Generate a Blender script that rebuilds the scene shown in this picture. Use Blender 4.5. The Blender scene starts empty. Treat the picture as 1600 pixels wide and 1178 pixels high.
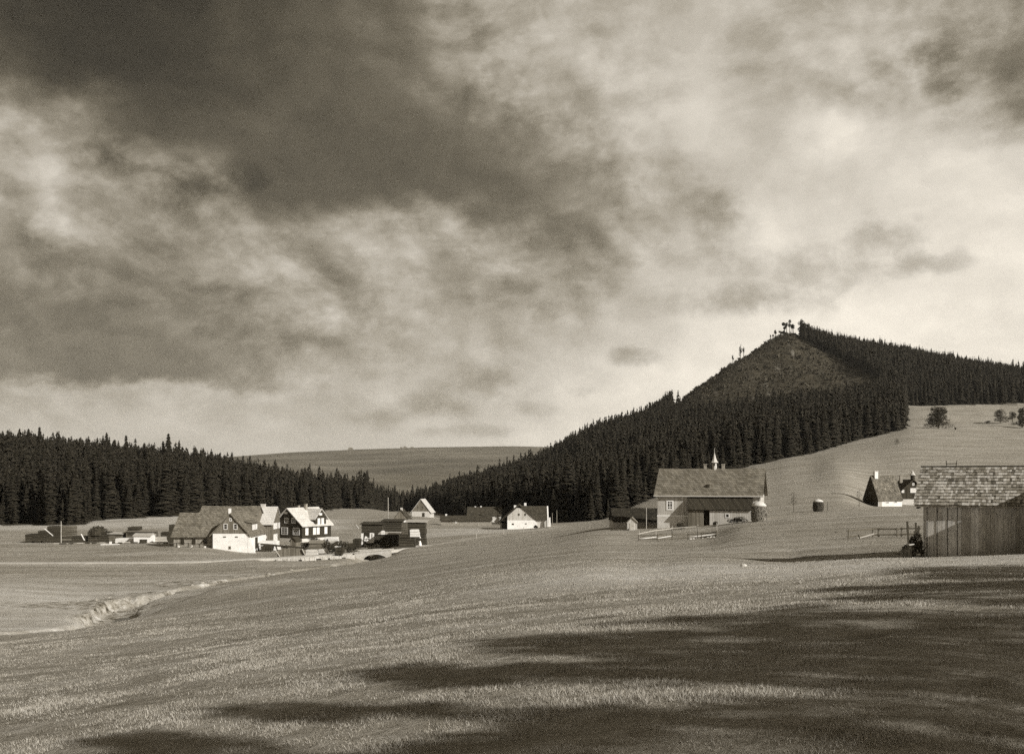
import bpy, math, random
import numpy as np
from mathutils import Vector, Matrix
random.seed(7)
rng = np.random.default_rng(11)
R = math.radians

# ------------------------------------------------------------------ camera, sky, sun
F = 1640.0            # focal length in photograph pixels (photo 1600 wide)
CX, HY = 800.0, 745.0 # vanishing column, horizon row
S = bpy.context.scene
col = bpy.data.collections.new("place"); S.collection.children.link(col)
cam = bpy.data.cameras.new("camera"); camo = bpy.data.objects.new("camera", cam)
S.collection.objects.link(camo); S.camera = camo
cam.sensor_width = 36; cam.lens = 36 * F / 1600; cam.shift_y = (HY - 589) / 1600
cam.clip_start = 0.1; cam.clip_end = 30000
camo.location = (0, 0, 0); camo.rotation_euler = (R(90), 0, 0)

S.view_settings.view_transform = 'Standard'; S.view_settings.look = 'None'
S.view_settings.exposure = 0.0; S.view_settings.gamma = 1
S.cycles.max_bounces = 5; S.cycles.diffuse_bounces = 2; S.cycles.glossy_bounces = 2
S.cycles.volume_bounces = 0; S.cycles.transparent_max_bounces = 4
S.cycles.sample_clamp_indirect = 3; S.cycles.use_denoising = False; S.cycles.use_adaptive_sampling = True; S.cycles.adaptive_threshold = 0.03; S.cycles.adaptive_min_samples = 24

SUN_EL = 27.0
SAZ = (0.766, -0.643)          # horizontal direction towards the sun
sd = Vector((SAZ[0] * math.cos(R(SUN_EL)), SAZ[1] * math.cos(R(SUN_EL)), math.sin(R(SUN_EL)))).normalized()
sun = bpy.data.lights.new("sun", 'SUN'); sun.energy = 5.0; sun.angle = R(0.5); sun.color = (1, 0.98, 0.93)
suno = bpy.data.objects.new("sun", sun); S.collection.objects.link(suno)
suno.rotation_euler = sd.to_track_quat('Z', 'Y').to_euler()


def sep(v):
    """a warm grey of luminance v, toned like the print"""
    t = min(1, max(0, v / 0.75)) ** 0.5
    r, g, b = 1.0, 0.812 + 0.155 * t, 0.48 + 0.44 * t
    k = v / (0.2126 * r + 0.7152 * g + 0.0722 * b)
    return (r * k, g * k, b * k, 1)


def sky_tone(v):
    t = min(1, max(0, v / 0.6)) ** 0.5
    r, g, b = 1.0, 0.806 + 0.118 * t, 0.45 + 0.35 * t
    k = v / (0.2126 * r + 0.7152 * g + 0.0722 * b)
    return (r * k, g * k, b * k, 1)


def s2l(s):
    return s / 12.92 if s < 0.04045 else ((s + 0.055) / 1.055) ** 2.4


class NT:
    def __init__(s, tree): s.t = tree
    def n(s, typ, **kw):
        x = s.t.nodes.new(typ)
        for k, v in kw.items(): setattr(x, k, v)
        return x
    def put(s, inp, v):
        if isinstance(v, bpy.types.NodeSocket): s.t.links.new(v, inp)
        elif v is not None: inp.default_value = v
    def m(s, op, a, b=None, c=None, clamp=False):
        x = s.n('ShaderNodeMath', operation=op, use_clamp=clamp)
        s.put(x.inputs[0], a); s.put(x.inputs[1], b)
        if c is not None: s.put(x.inputs[2], c)
        return x.outputs[0]
    def vm(s, op, a, b=None, sc=None):
        x = s.n('ShaderNodeVectorMath', operation=op)
        s.put(x.inputs[0], a)
        if b is not None: s.put(x.inputs[1], b)
        if sc is not None: s.put(x.inputs[3], sc)
        return x.outputs[0]
    def noise(s, vec, scale, detail=4, rough=0.55, dist=0.0, out=0):
        x = s.n('ShaderNodeTexNoise'); s.put(x.inputs['Vector'], vec)
        x.inputs['Scale'].default_value = scale; x.inputs['Detail'].default_value = detail
        x.inputs['Roughness'].default_value = rough; x.inputs['Distortion'].default_value = dist
        return x.outputs[out]
    def ramp(s, fac, stops, interp='LINEAR'):
        x = s.n('ShaderNodeValToRGB'); cr = x.color_ramp; cr.interpolation = interp
        s.put(x.inputs[0], fac)
        while len(cr.elements) > 1: cr.elements.remove(cr.elements[-1])
        for i, (p, c) in enumerate(stops):
            e = cr.elements[0] if i == 0 else cr.elements.new(p)
            e.position = p
            e.color = c if not isinstance(c, (int, float)) else (c, c, c, 1)
        return x.outputs[0]
    def mix(s, fac, a, b, mode='MIX'):
        x = s.n('ShaderNodeMix', data_type='RGBA', blend_type=mode)
        s.put(x.inputs[0], fac); s.put(x.inputs[6], a); s.put(x.inputs[7], b)
        return x.outputs[2]
    def sstep(s, v, a, b):
        x = s.n('ShaderNodeMapRange', interpolation_type='SMOOTHSTEP')
        s.put(x.inputs[0], v); x.inputs[1].default_value = a; x.inputs[2].default_value = b
        return x.outputs[0]
    def comb(s, x, y, z):
        c = s.n('ShaderNodeCombineXYZ'); s.put(c.inputs[0], x); s.put(c.inputs[1], y); s.put(c.inputs[2], z)
        return c.outputs[0]


# clouded sky: brightness by azimuth and elevation, broken up by noise
W = bpy.data.worlds.new("World"); S.world = W; W.use_nodes = True
W.node_tree.nodes.clear(); w = NT(W.node_tree)
def azel(px, py):
    x, y, z = (px - CX) / F, 1.0, (HY - py) / F
    return math.atan2(x, y), math.asin(z / math.sqrt(x * x + y * y + z * z))
tc = w.n('ShaderNodeTexCoord').outputs['Generated']
sx = w.n('ShaderNodeSeparateXYZ'); w.put(sx.inputs[0], tc)
az = w.m('ARCTAN2', sx.outputs[0], sx.outputs[1]); el = w.m('ARCSINE', sx.outputs[2])
p0 = w.comb(az, w.m('MULTIPLY', el, 1.4), 0)
nA = w.noise(p0, 6.0, 3, 0.5, 0, 1); nB = w.noise(p0, 20, 8, 0.6, 0.0, 1)
wa = w.n('ShaderNodeSeparateXYZ'); w.put(wa.inputs[0], nA)
wb = w.n('ShaderNodeSeparateXYZ'); w.put(wb.inputs[0], nB)
def warp(base, a, b, ka, kb):
    t = w.m('MULTIPLY_ADD', w.m('SUBTRACT', a, 0.5), ka, base)
    return w.m('MULTIPLY_ADD', w.m('SUBTRACT', b, 0.5), kb, t)
azw = warp(az, wa.outputs[0], wb.outputs[0], 0.10, 0.075)
elw = warp(el, wa.outputs[1], wb.outputs[1], 0.04, 0.05)
AZ0, AZ1 = azel(-100, HY)[0], azel(1700, HY)[0]
fa = w.m('DIVIDE', w.m('SUBTRACT', azw, AZ0), AZ1 - AZ0)
GRID = [
 (0,   [22,23,24,25,29,35,42,52,62,65,66,70,66,63,66,67,62]),
 (75,  [25,23,24,26,30,35,40,52,62,66,68,72,65,66,64,58,54]),
 (150, [31,25,26,27,31,35,38,45,54,62,68,76,70,66,62,53,44]),
 (225, [58,52,33,34,36,34,35,37,43,52,70,76,72,82,72,58,52]),
 (300, [54,64,58,54,35,34,35,37,38,44,62,63,74,76,80,80,78]),
 (375, [60,60,56,52,56,61,63,60,50,50,62,70,80,80,80,82,82]),
 (450, [50,50,49,51,54,56,60,61,58,60,70,76,80,82,82,84,84]),
 (525, [43,42,43,46,50,55,60,65,66,68,76,82,85,86,86,86,84]),
 (590, [40,39,39,41,50,62,66,69,72,78,83,86,86,86,86,86,86]),
 (618, [64,66,67,69,68,68,70,70,76,82,86,87,88,88,88,88,88]),
 (690, [74,74,75,75,75,75,74,76,82,86,88,88,88,88,88,88,88]),
]
val = None
for i, (py, vals) in enumerate(GRID):
    stops = []
    for k, v in enumerate(vals):
        a = azel(k * 100, HY)[0]
        stops.append(((a - AZ0) / (AZ1 - AZ0), min(98, 50 + (v - 50) * 1.16 + 2.5 - max(0, 44 - v) * .42 + max(0, v - 76) * .35) / 100))
    rowv = w.ramp(fa, stops, 'EASE')
    if val is None: val = rowv; continue
    e1 = azel(800, GRID[i - 1][0])[1]; e2 = azel(800, py)[1]
    f = w.sstep(elw, e1, e2)   # 0 at the row above, 1 at this row
    val = w.mix(f, val, rowv)
bw = w.n('ShaderNodeRGBToBW'); w.put(bw.inputs[0], val); v = bw.outputs[0]
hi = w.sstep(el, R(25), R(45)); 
def billow(sc, ax, seed, det=6, rough=.55, ky=2.2):
    """puffy cloud relief: noise lit from the upper right by comparing it with itself a little further on"""
    k = w.comb(az, w.m('MULTIPLY', el, ky), seed)
    k2 = w.comb(w.m('ADD', az, .012), w.m('MULTIPLY', w.m('ADD', el, .010), ky), seed)
    a_ = w.noise(k, sc, det, rough, .35); b_ = w.noise(k2, sc, det, rough, .35)
    return a_, w.m('SUBTRACT', a_, b_)
nC, rC = billow(7, 0, 3.1, 8, .56, 1.3)
nD, rD = billow(17, 0, 7.7, 8, .60, 1.45)
ampl = w.sstep(el, 0.0, 0.14)
mid = w.m('MAXIMUM', w.m('SUBTRACT', 1.0, w.m('MULTIPLY', w.m('ABSOLUTE', w.m('SUBTRACT', v, 0.58)), 3.4)), 0.22)
v = w.m('ADD', v, w.m('MULTIPLY', w.m('SUBTRACT', nC, 0.5), w.m('MULTIPLY', mid, 0.22)))
v = w.m('ADD', v, w.m('MULTIPLY', rC, w.m('MULTIPLY', mid, 0.9)))
v = w.m('ADD', v, w.m('MULTIPLY', rD, w.m('MULTIPLY', mid, 0.40)))
pf = w.noise(w.comb(az, w.m('MULTIPLY', el, 1.5), 21.0), 10, 8, .58, .3)
pf2 = w.noise(w.comb(w.m('ADD', az, .3), w.m('MULTIPLY', el, 1.8), 5.0), 22, 8, .6, .2)
v = w.m('ADD', v, w.m('MULTIPLY', w.m('SUBTRACT', w.sstep(pf, .46, .56), .5), w.m('MULTIPLY', mid, .085)))
v = w.m('ADD', v, w.m('MULTIPLY', w.m('SUBTRACT', w.sstep(pf2, .47, .57), .5), w.m('MULTIPLY', mid, .05)))
# ragged low clouds
WISPS = [(1185, 468, 105, 24, .20), (1270, 430, 65, 45, .17), (1370, 385, 60, 42, .17), (1440, 412, 60, 18, .20), (1320, 410, 60, 30, .17),
         (1125, 362, 34, 55, .17), (1175, 400, 30, 30, .15), (992, 556, 30, 16, .24), (672, 640, 60, 22, .18), (762, 592, 70, 26, .17), (600, 655, 60, 14, .16),
         (320, 285, 75, 32, .18), (165, 262, 50, 34, .17), (1425, 98, 60, 24, .17), (905, 610, 25, 12, .16), (700, 672, 120, 10, .15), (820, 640, 40, 12, .14)]
rag = w.noise(w.comb(az, w.m('MULTIPLY', el, 1.25), 1.3), 24, 7, 0.60, 0.2)
tot = None
for (cx_, cy_, rx, ry, am) in WISPS:
    a, e = azel(cx_, cy_)
    qx = w.m('DIVIDE', w.m('SUBTRACT', az, a), rx * 1.25 / F); qy = w.m('DIVIDE', w.m('SUBTRACT', el, e), ry * 1.25 / F)
    q = w.m('MULTIPLY_ADD', qx, qx, w.m('MULTIPLY', qy, qy))
    g = w.m('MULTIPLY', w.m('MAXIMUM', w.m('SUBTRACT', 1.0, w.m('MULTIPLY', q, .5)), 0.0), am * 5)
    tot = g if tot is None else w.m('MAXIMUM', tot, g)
cut = w.m('ADD', w.m('SUBTRACT', tot, 0.36), w.m('MULTIPLY', w.m('SUBTRACT', rag, 0.5), 3.0))
v = w.m('SUBTRACT', v, w.m('MULTIPLY', w.m('MULTIPLY', w.sstep(cut, -0.15, 0.9), w.m('MINIMUM', tot, 1.0)), 0.21))
v = w.m('ADD', w.m('MULTIPLY', v, w.m('SUBTRACT', 1.0, hi)), w.m('MULTIPLY', hi, 0.38))  # overhead sky set darker to lower the ambient fill
# brightness mapped to the toned sky colours
stops = []
for sv in (0, .15, .25, .35, .45, .55, .65, .75, .85, .95, 1.0):
    stops.append((sv, sky_tone(max(0.004, s2l(sv)))))
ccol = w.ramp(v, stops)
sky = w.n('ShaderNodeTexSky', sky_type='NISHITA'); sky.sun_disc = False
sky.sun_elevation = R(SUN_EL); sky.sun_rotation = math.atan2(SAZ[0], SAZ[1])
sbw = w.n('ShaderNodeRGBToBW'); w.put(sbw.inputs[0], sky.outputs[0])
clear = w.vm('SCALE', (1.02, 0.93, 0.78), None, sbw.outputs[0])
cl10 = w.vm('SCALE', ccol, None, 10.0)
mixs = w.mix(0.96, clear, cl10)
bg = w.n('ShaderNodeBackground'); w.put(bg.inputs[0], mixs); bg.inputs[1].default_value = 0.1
wo = w.n('ShaderNodeOutputWorld'); w.t.links.new(bg.outputs[0], wo.inputs[0])
W.cycles.sampling_method = 'MANUAL'; W.cycles.sample_map_resolution = 256

# ------------------------------------------------------------------ materials
def mat(name, v, rough=0.9, var=0.25, scale=3.0, bump=0.0, spec=0.2, streak=None, detail=5, lo=None):
    m = bpy.data.materials.new(name); m.use_nodes = True
    t = NT(m.node_tree); b = m.node_tree.nodes['Principled BSDF']
    o = t.n('ShaderNodeTexCoord').outputs['Object']
    if streak: o = t.vm('MULTIPLY', o, streak)
    n = t.noise(o, scale, detail, 0.6)
    c = t.ramp(n, [(0.25, sep(v * (1 - var))), (0.75, sep(v * (1 + var)))])
    t.put(b.inputs['Base Color'], c)
    b.inputs['Roughness'].default_value = rough; b.inputs['Specular IOR Level'].default_value = spec
    if bump:
        bp = t.n('ShaderNodeBump'); bp.inputs['Distance'].default_value = bump; t.put(bp.inputs['Height'], n)
        bp.inputs['Strength'].default_value = 1; t.put(b.inputs['Normal'], bp.outputs[0])
    return m

def shingle_mat(name, v, row=0.35, brick=0.25, var=0.4, axis='z', mortar=0.02, patch=0.25):
    """courses of shingles: brick pattern over object coordinates (length, slope)"""
    m = bpy.data.materials.new(name); m.use_nodes = True
    t = NT(m.node_tree); b = m.node_tree.nodes['Principled BSDF']
    o = t.n('ShaderNodeTexCoord').outputs['Object']
    s_ = t.n('ShaderNodeSeparateXYZ'); t.put(s_.inputs[0], o)
    lx = t.m('ADD', s_.outputs[0], s_.outputs[1]) if axis == 'xy' else s_.outputs[0]
    bt = t.n('ShaderNodeTexBrick'); t.put(bt.inputs['Vector'], t.comb(lx, s_.outputs[2], 0))
    bt.inputs['Scale'].default_value = 1; bt.inputs['Brick Width'].default_value = brick
    bt.inputs['Row Height'].default_value = row; bt.inputs['Mortar Size'].default_value = mortar
    bt.inputs['Color1'].default_value = sep(v * (1 - var)); bt.inputs['Color2'].default_value = sep(v * (1 + var))
    bt.inputs['Mortar'].default_value = sep(v * 0.3); bt.inputs['Mortar Smooth'].default_value = 0.3
    n = t.noise(o, 0.9, 6, 0.6)
    n2 = t.noise(o, 14, 3, 0.6)
    f = t.ramp(n, [(0.3, 1 - patch), (0.7, 1 + patch)])
    f2 = t.ramp(n2, [(0.3, 0.85), (0.7, 1.15)])
    t.put(b.inputs['Base Color'], t.mix(1.0, t.mix(1.0, bt.outputs[0], f, 'MULTIPLY'), f2, 'MULTIPLY'))
    b.inputs['Roughness'].default_value = 0.85; b.inputs['Specular IOR Level'].default_value = 0.25
    bp = t.n('ShaderNodeBump'); bp.inputs['Distance'].default_value = 0.03; t.put(bp.inputs['Height'], bt.outputs[0])
    t.put(b.inputs['Normal'], bp.outputs[0])
    return m

def plank_mat(name, v, w_=0.2, var=0.3, gap=0.02, vert=True):
    m = bpy.data.materials.new(name); m.use_nodes = True
    t = NT(m.node_tree); b = m.node_tree.nodes['Principled BSDF']
    o = t.n('ShaderNodeTexCoord').outputs['Object']
    s_ = t.n('ShaderNodeSeparateXYZ'); t.put(s_.inputs[0], o)
    lx = t.m('ADD', s_.outputs[0], s_.outputs[1])
    bt = t.n('ShaderNodeTexBrick')
    if vert: vec = t.comb(t.m('ADD', s_.outputs[2], 9.0), lx, 0)
    else: vec = t.comb(lx, s_.outputs[2], 0)
    t.put(bt.inputs['Vector'], vec)
    bt.inputs['Scale'].default_value = 1; bt.inputs['Brick Width'].default_value = 40 if vert else 4.5; bt.offset = 0 if vert else .5
    bt.inputs['Row Height'].default_value = w_; bt.inputs['Mortar Size'].default_value = gap
    bt.inputs['Color1'].default_value = sep(v * (1 - var)); bt.inputs['Color2'].default_value = sep(v * (1 + var))
    bt.inputs['Mortar'].default_value = sep(v * 0.25)
    st = (6, 6, 0.5) if vert else (0.6, 0.6, 8)
    n = t.noise(t.vm('MULTIPLY', o, st), 1.4, 6, 0.65)
    f = t.ramp(n, [(0.25, 0.75), (0.75, 1.25)])
    t.put(b.inputs['Base Color'], t.mix(1.0, bt.outputs[0], f, 'MULTIPLY'))
    b.inputs['Roughness'].default_value = 0.85; b.inputs['Specular IOR Level'].default_value = 0.2
    return m

M = {}
M['white'] = mat('white_plaster', .82, var=.13, scale=.9, detail=8)
M['offwhite'] = mat('limewash', .58, var=.16, scale=1.5)
M['trim'] = mat('white_paint', .82, var=.04, scale=4, rough=.6)
M['glass'] = mat('window_glass', .03, rough=.15, var=.3, scale=2, spec=.5)
M['white_pane'] = mat('white_window_pane', .72, rough=.8, var=.08, scale=3)  # plain white fill for window panes
M['stone'] = mat('stone_wall', .26, var=.5, scale=2.2, bump=.05)
M['palestone'] = mat('pale_stone', .50, var=.3, scale=1.8, bump=.03)
M['dark_boards'] = plank_mat('dark_boards', .045, .25)
M['grey_boards'] = plank_mat('grey_boards', .17, .22)
M['pale_boards'] = plank_mat('pale_boards', .56, .16, var=.15)
M['lumber'] = plank_mat('stacked_lumber', .065, .11, var=.5, vert=False)
M['lumber_grey'] = plank_mat('grey_lumber', .16, .12, var=.4, vert=False)
M['fresh_wood'] = mat('fresh_wood', .72, var=.15, scale=2)
M['fence_wood'] = mat('fence_wood', .10, var=.35, scale=3)
M['old_wood'] = mat('weathered_wood', .22, var=.35, scale=3, streak=(1, 1, 4))
M['pale_wood'] = mat('pale_wood', .42, var=.3, scale=3)
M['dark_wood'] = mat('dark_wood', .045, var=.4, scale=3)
M['roof_grey'] = shingle_mat('roof_shingles_grey', .17, .32, .3, .32, 'xy', .02)
M['roof_pale'] = shingle_mat('roof_pale', .60, .5, .6, .08, 'xy', .012, .08)
M['roof_dark'] = shingle_mat('roof_dark', .06, .3, .3, .3, 'xy')
M['thatch'] = shingle_mat('roof_mossy', .16, .22, .13, .6, 'xy', .015, .5)
M['dark_thatch'] = shingle_mat('dark_thatch', .032, .22, .13, .5, 'xy', .015, .4)
M['villa_shingle'] = shingle_mat('villa_shingle', .040, .25, .2, .2, 'xy', .01)
M['metal'] = mat('pale_metal', .55, rough=.45, var=.1, scale=3, spec=.5)
M['brick'] = mat('chimney_brick', .30, var=.25, scale=6)
M['bark'] = mat('bark', .07, var=.4, scale=4, streak=(2, 2, .6))
M['road'] = mat('road_gravel', .50, var=.18, scale=1.5)
M['water'] = mat('brook_water', .02, rough=.12, var=.2, spec=.5, scale=1)
M['hay'] = mat('pale_straw', .62, var=.2, scale=5, bump=.03)
M['skin'] = mat('skin', .42, var=.05)
M['rock'] = mat('rock', .34, var=.35, scale=3, bump=.05)

def leaf_mat(name, lo, hi):
    m = bpy.data.materials.new(name); m.use_nodes = True
    t = NT(m.node_tree); b = m.node_tree.nodes['Principled BSDF']
    g = t.n('ShaderNodeNewGeometry'); oi = t.n('ShaderNodeObjectInfo')
    r = t.m('FRACT', t.m('ADD', g.outputs['Random Per Island'], oi.outputs['Random']))
    n = t.noise(t.n('ShaderNodeTexCoord').outputs['Object'], 0.12, 3)
    r = t.m('MULTIPLY_ADD', n, 0.6, t.m('MULTIPLY', r, 0.5))
    t.put(b.inputs['Base Color'], t.ramp(r, [(0.1, sep(lo)), (0.9, sep(hi))]))
    b.inputs['Roughness'].default_value = 0.8; b.inputs['Specular IOR Level'].default_value = 0.15
    return m
M['needles'] = leaf_mat('spruce_needles', .012, .032)
M['leaves'] = leaf_mat('leaves', .03, .07)
M['brush'] = leaf_mat('brushwood', .035, .085)

# ground: meadow with pale, bare and woodland areas read from mesh attributes
def tone_mat(name, lo, hi):
    m = bpy.data.materials.new(name); m.use_nodes = True
    t = NT(m.node_tree); b = m.node_tree.nodes['Principled BSDF']
    r = t.n('ShaderNodeNewGeometry').outputs['Random Per Island']
    t.put(b.inputs['Base Color'], t.ramp(r, [(0, sep(lo)), (1, sep(hi))])); b.inputs['Roughness'].default_value = .9
    return m
M['log_ends'] = tone_mat('log_ends', .05, .34)
M['log_ends_dark'] = tone_mat('dark_log_ends', .02, .12)
def ground_mat():
    m = bpy.data.materials.new('meadow'); m.use_nodes = True
    t = NT(m.node_tree); b = m.node_tree.nodes['Principled BSDF']
    o = t.n('ShaderNodeTexCoord').outputs['Object']
    def att(nm):
        a = t.n('ShaderNodeAttribute', attribute_name=nm); return a.outputs['Fac']
    a = t.noise(t.vm('MULTIPLY', o, (.25, 1, 0)), 0.20, 5, 0.6, 0.4)
    bn = t.noise(t.vm('MULTIPLY', o, (.5, 1, 0)), 1.1, 6, 0.7)
    c = t.noise(t.vm('MULTIPLY', o, (1, 1, 0)), 9.0, 5, 0.75)
    d = t.noise(t.vm('MULTIPLY', o, (.035, 1, 0)), 0.32, 7, 0.65)
    e2 = t.noise(t.vm('MULTIPLY', o, (.8, 1, 0)), 3.4, 6, 0.8)
    vtot = t.m('ADD', t.m('MULTIPLY', a, .20), t.m('MULTIPLY', bn, .20))
    vtot = t.m('ADD', vtot, t.m('MULTIPLY', e2, .24)); vtot = t.m('ADD', vtot, t.m('MULTIPLY', c, .20)); vtot = t.m('ADD', vtot, t.m('MULTIPLY', d, .16))
    grass = t.ramp(vtot, [(.40, sep(.10)), (.465, sep(.23)), (.53, sep(.35)), (.59, sep(.54))])
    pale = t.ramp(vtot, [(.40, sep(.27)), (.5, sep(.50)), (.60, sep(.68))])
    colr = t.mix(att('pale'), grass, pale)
    wood = t.ramp(t.noise(o, .25, 6, .7), [(.3, sep(.028)), (.7, sep(.075))])
    colr = t.mix(att('wood'), colr, wood)
    brush = t.ramp(t.noise(t.vm('MULTIPLY', o, (1, 1, .5)), .12, 7, .72), [(.34, sep(.028)), (.5, sep(.046)), (.68, sep(.085))])
    colr = t.mix(att('brush'), colr, brush)
    dirt = t.ramp(t.noise(o, .9, 6, .7), [(.36, sep(.05)), (.44, sep(.22)), (.54, sep(.40)), (.68, sep(.64))])
    colr = t.mix(att('dirt'), colr, dirt)
    t.put(b.inputs['Base Color'], colr); b.inputs['Roughness'].default_value = .95
    b.inputs['Specular IOR Level'].default_value = .1
    bp = t.n('ShaderNodeBump'); bp.inputs['Distance'].default_value = .16; bp.inputs['Strength'].default_value = 1
    h = t.m('ADD', t.m('MULTIPLY', bn, .8), t.m('MULTIPLY', e2, .6)); h = t.m('ADD', h, t.m('MULTIPLY', c, .3)); t.put(bp.inputs['Height'], h)
    t.put(b.inputs['Normal'], bp.outputs[0])
    return m
M['ground'] = ground_mat()

# ------------------------------------------------------------------ terrain
def vnoise(x, y, seed=0):
    xi = np.floor(x).astype(np.int64); yi = np.floor(y).astype(np.int64)
    xf = x - xi; yf = y - yi
    def h(a, b):
        n = (a * 374761393 + b * 668265263 + seed * 974634777) & 0x7fffffff
        n = ((n ^ (n >> 13)) * 1274126177) & 0x7fffffff
        return ((n ^ (n >> 16)) & 0xffff) / 65535.0
    u = xf * xf * (3 - 2 * xf); v_ = yf * yf * (3 - 2 * yf)
    a = h(xi, yi); b = h(xi + 1, yi); c = h(xi, yi + 1); d = h(xi + 1, yi + 1)
    return (a + (b - a) * u) * (1 - v_) + (c + (d - c) * u) * v_ - 0.5
def fbm(x, y, s, o=3):
    r = 0; a = 1.0
    for k in range(o):
        r = r + a * vnoise(x * 2 ** k / s, y * 2 ** k / s, k + 3); a *= .5
    return r

def pchip(xk, yk, x):
    xk = np.asarray(xk, float); yk = np.asarray(yk, float)
    h = np.diff(xk); dl = np.diff(yk) / h
    m = np.zeros(len(xk)); m[0] = dl[0]; m[-1] = dl[-1]
    for i in range(1, len(xk) - 1):
        if dl[i - 1] * dl[i] > 0:
            w1 = 2 * h[i] + h[i - 1]; w2 = h[i] + 2 * h[i - 1]
            m[i] = (w1 + w2) / (w1 / dl[i - 1] + w2 / dl[i])
    i = np.clip(np.searchsorted(xk, x) - 1, 0, len(xk) - 2)
    t = np.clip((x - xk[i]) / h[i], 0, 1)
    return (yk[i] * (2 * t**3 - 3 * t**2 + 1) + h[i] * m[i] * (t**3 - 2 * t**2 + t)
            + yk[i + 1] * (-2 * t**3 + 3 * t**2) + h[i] * m[i + 1] * (t**3 - t**2))

# per picture column: (distance, photo row of the ground there)
PROF = {
 -200: [(15,1116),(30,1045),(45,1012),(60,1015),(80,1005),(100,975),(130,922),(175,881),(250,842),(330,821),(420,780),(520,735),(700,712),(1200,725),(2600,800)],
 0:    [(15,1100),(30,1034),(45,1003),(56,1001),(75,1003),(95,987),(130,922),(175,881),(250,840),(330,820),(420,785),(500,748),(700,728),(1200,745),(2600,800)],
 160:  [(15,1080),(30,1018),(48,982),(60,975),(76,976),(95,984),(108,966),(120,944),(140,915),(175,879),(200,860),(230,847),(250,841),(330,817),(420,790),(500,762),(700,740),(1200,760),(2600,800)],
 300:  [(15,1058),(30,998),(48,966),(64,955),(80,948),(92,944),(110,938),(128,924),(140,910),(175,878),(188,864),(200,854),(240,842),(340,812),(430,795),(520,772),(700,752),(1200,775),(2600,810)],
 400:  [(15,1042),(30,985),(50,953),(70,937),(90,925),(105,919),(125,913),(145,901),(176,873.5),(200,864),(240,844),(350,814),(464,799),(600,779),(800,770),(1300,800),(2600,815)],
 500:  [(15,1028),(30,972),(50,940),(70,923),(90,911),(115,899),(140,892),(157,886),(178,868.5),(205,855),(245,842),(350,818),(520,797),(700,787),(1000,790),(2600,815)],
 570:  [(15,1018),(30,965),(50,932),(70,915),(95,900),(120,890),(145,884),(165,876),(181,864),(205,853),(260,835),(370,815),(540,798),(700,796),(1000,800),(2600,815)],
 640:  [(15,1010),(30,955),(50,922),(75,903),(100,890),(130,878),(150,870),(166,863),(185,856),(210,848),(300,823),(420,806),(560,803),(750,802),(1000,805),(2600,815)],
 720:  [(15,1000),(30,945),(50,908),(75,890),(100,878),(130,867),(160,858),(198,846),(225,837),(330,820),(420,812),(560,805),(800,783),(950,780),(1500,800),(2600,815)],
 800:  [(15,990),(30,936),(50,898),(75,878),(100,866),(135,856),(170,846),(225,832.5),(280,826),(380,815),(500,803),(650,785),(850,757),(950,755),(1500,780),(2600,815)],
 860:  [(15,983),(30,930),(50,890),(75,869),(100,858),(135,848),(170,839),(245,825.5),(280,822),(320,817),(450,798),(650,770),(900,733),(1050,730),(1500,760),(2600,815)],
 940:  [(15,974),(30,923),(50,884),(75,862),(105,848),(135,836),(165,826),(220,820),(300,812),(450,780),(650,730),(850,692),(950,690),(1100,700),(2600,815)],
 1000: [(15,968),(30,921),(50,886),(75,862),(105,849),(126,842),(150,827),(165,821),(220,808),(320,787),(450,753),(650,708),(900,673),(1000,672),(1200,690),(2600,800)],
 1100: [(15,960),(30,914),(50,881),(60,870),(75,857),(105,846),(126,839),(140,826),(165,813),(220,795),(380,752),(500,726),(700,680),(850,640),(1000,601),(1150,606),(1400,640),(2600,780)],
 1160: [(15,956),(30,911),(50,881),(60,872),(75,850),(105,832),(135,819),(165,808),(220,784),(400,730),(520,705),(700,668),(850,628),(1050,562),(1150,562),(1400,620),(2600,780)],
 1205: [(15,953),(30,908),(50,881),(59,875),(75,846),(105,829),(135,815),(165,804),(220,781),(400,722),(520,701),(700,664),(850,622),(1000,565),(1090,533),(1180,535),(1400,600),(2600,780)],
 1232: [(15,950),(30,907),(50,880),(59,875),(75,845),(105,828),(135,812),(165,802),(220,778),(410,715),(520,696),(700,661),(850,621),(1000,560),(1085,527),(1110,523),(1190,525),(1400,600),(2600,780)],
 1262: [(15,948),(30,905),(50,878),(58,873),(75,844),(105,826),(135,810),(165,800),(220,776),(420,710),(520,692),(700,657),(850,617),(1000,563),(1100,532),(1180,535),(1400,600),(2600,780)],
 1310: [(15,945),(30,901),(50,875),(57,871),(75,842),(105,824),(135,808),(165,798),(220,775),(350,720),(440,700),(550,680),(700,650),(850,612),(1000,568),(1080,546),(1180,548),(1400,600),(2600,780)],
 1370: [(15,941),(30,897),(50,871),(56,867),(75,840),(105,821),(135,804),(165,797),(190,794),(222,791),(262,770),(350,719),(500,681),(600,664),(750,635),(900,590),(1040,558),(1150,558),(1400,600),(2600,780)],
 1430: [(15,936),(30,892),(52,868),(78,836),(105,819),(135,803),(165,798),(200,793),(222,791),(248,788),(290,752),(350,716),(520,669),(600,655),(750,632),(900,595),(1010,568),(1150,575),(1400,600),(2600,780)],
 1600: [(15,930),(30,887),(52,862),(78,836),(105,819),(135,806),(170,792),(250,765),(350,716),(550,668),(640,652),(750,633),(880,612),(960,600),(1100,605),(1400,630),(2600,780)],
 1800: [(15,922),(30,880),(52,855),(78,830),(105,812),(135,796),(170,780),(250,752),(350,712),(550,668),(640,652),(750,633),(880,630),(960,625),(1100,630),(1400,650),(2600,780)],
}
LD = np.linspace(math.log(1.0), math.log(2600), 420)
PXK = sorted(PROF)
TAB = []
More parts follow.
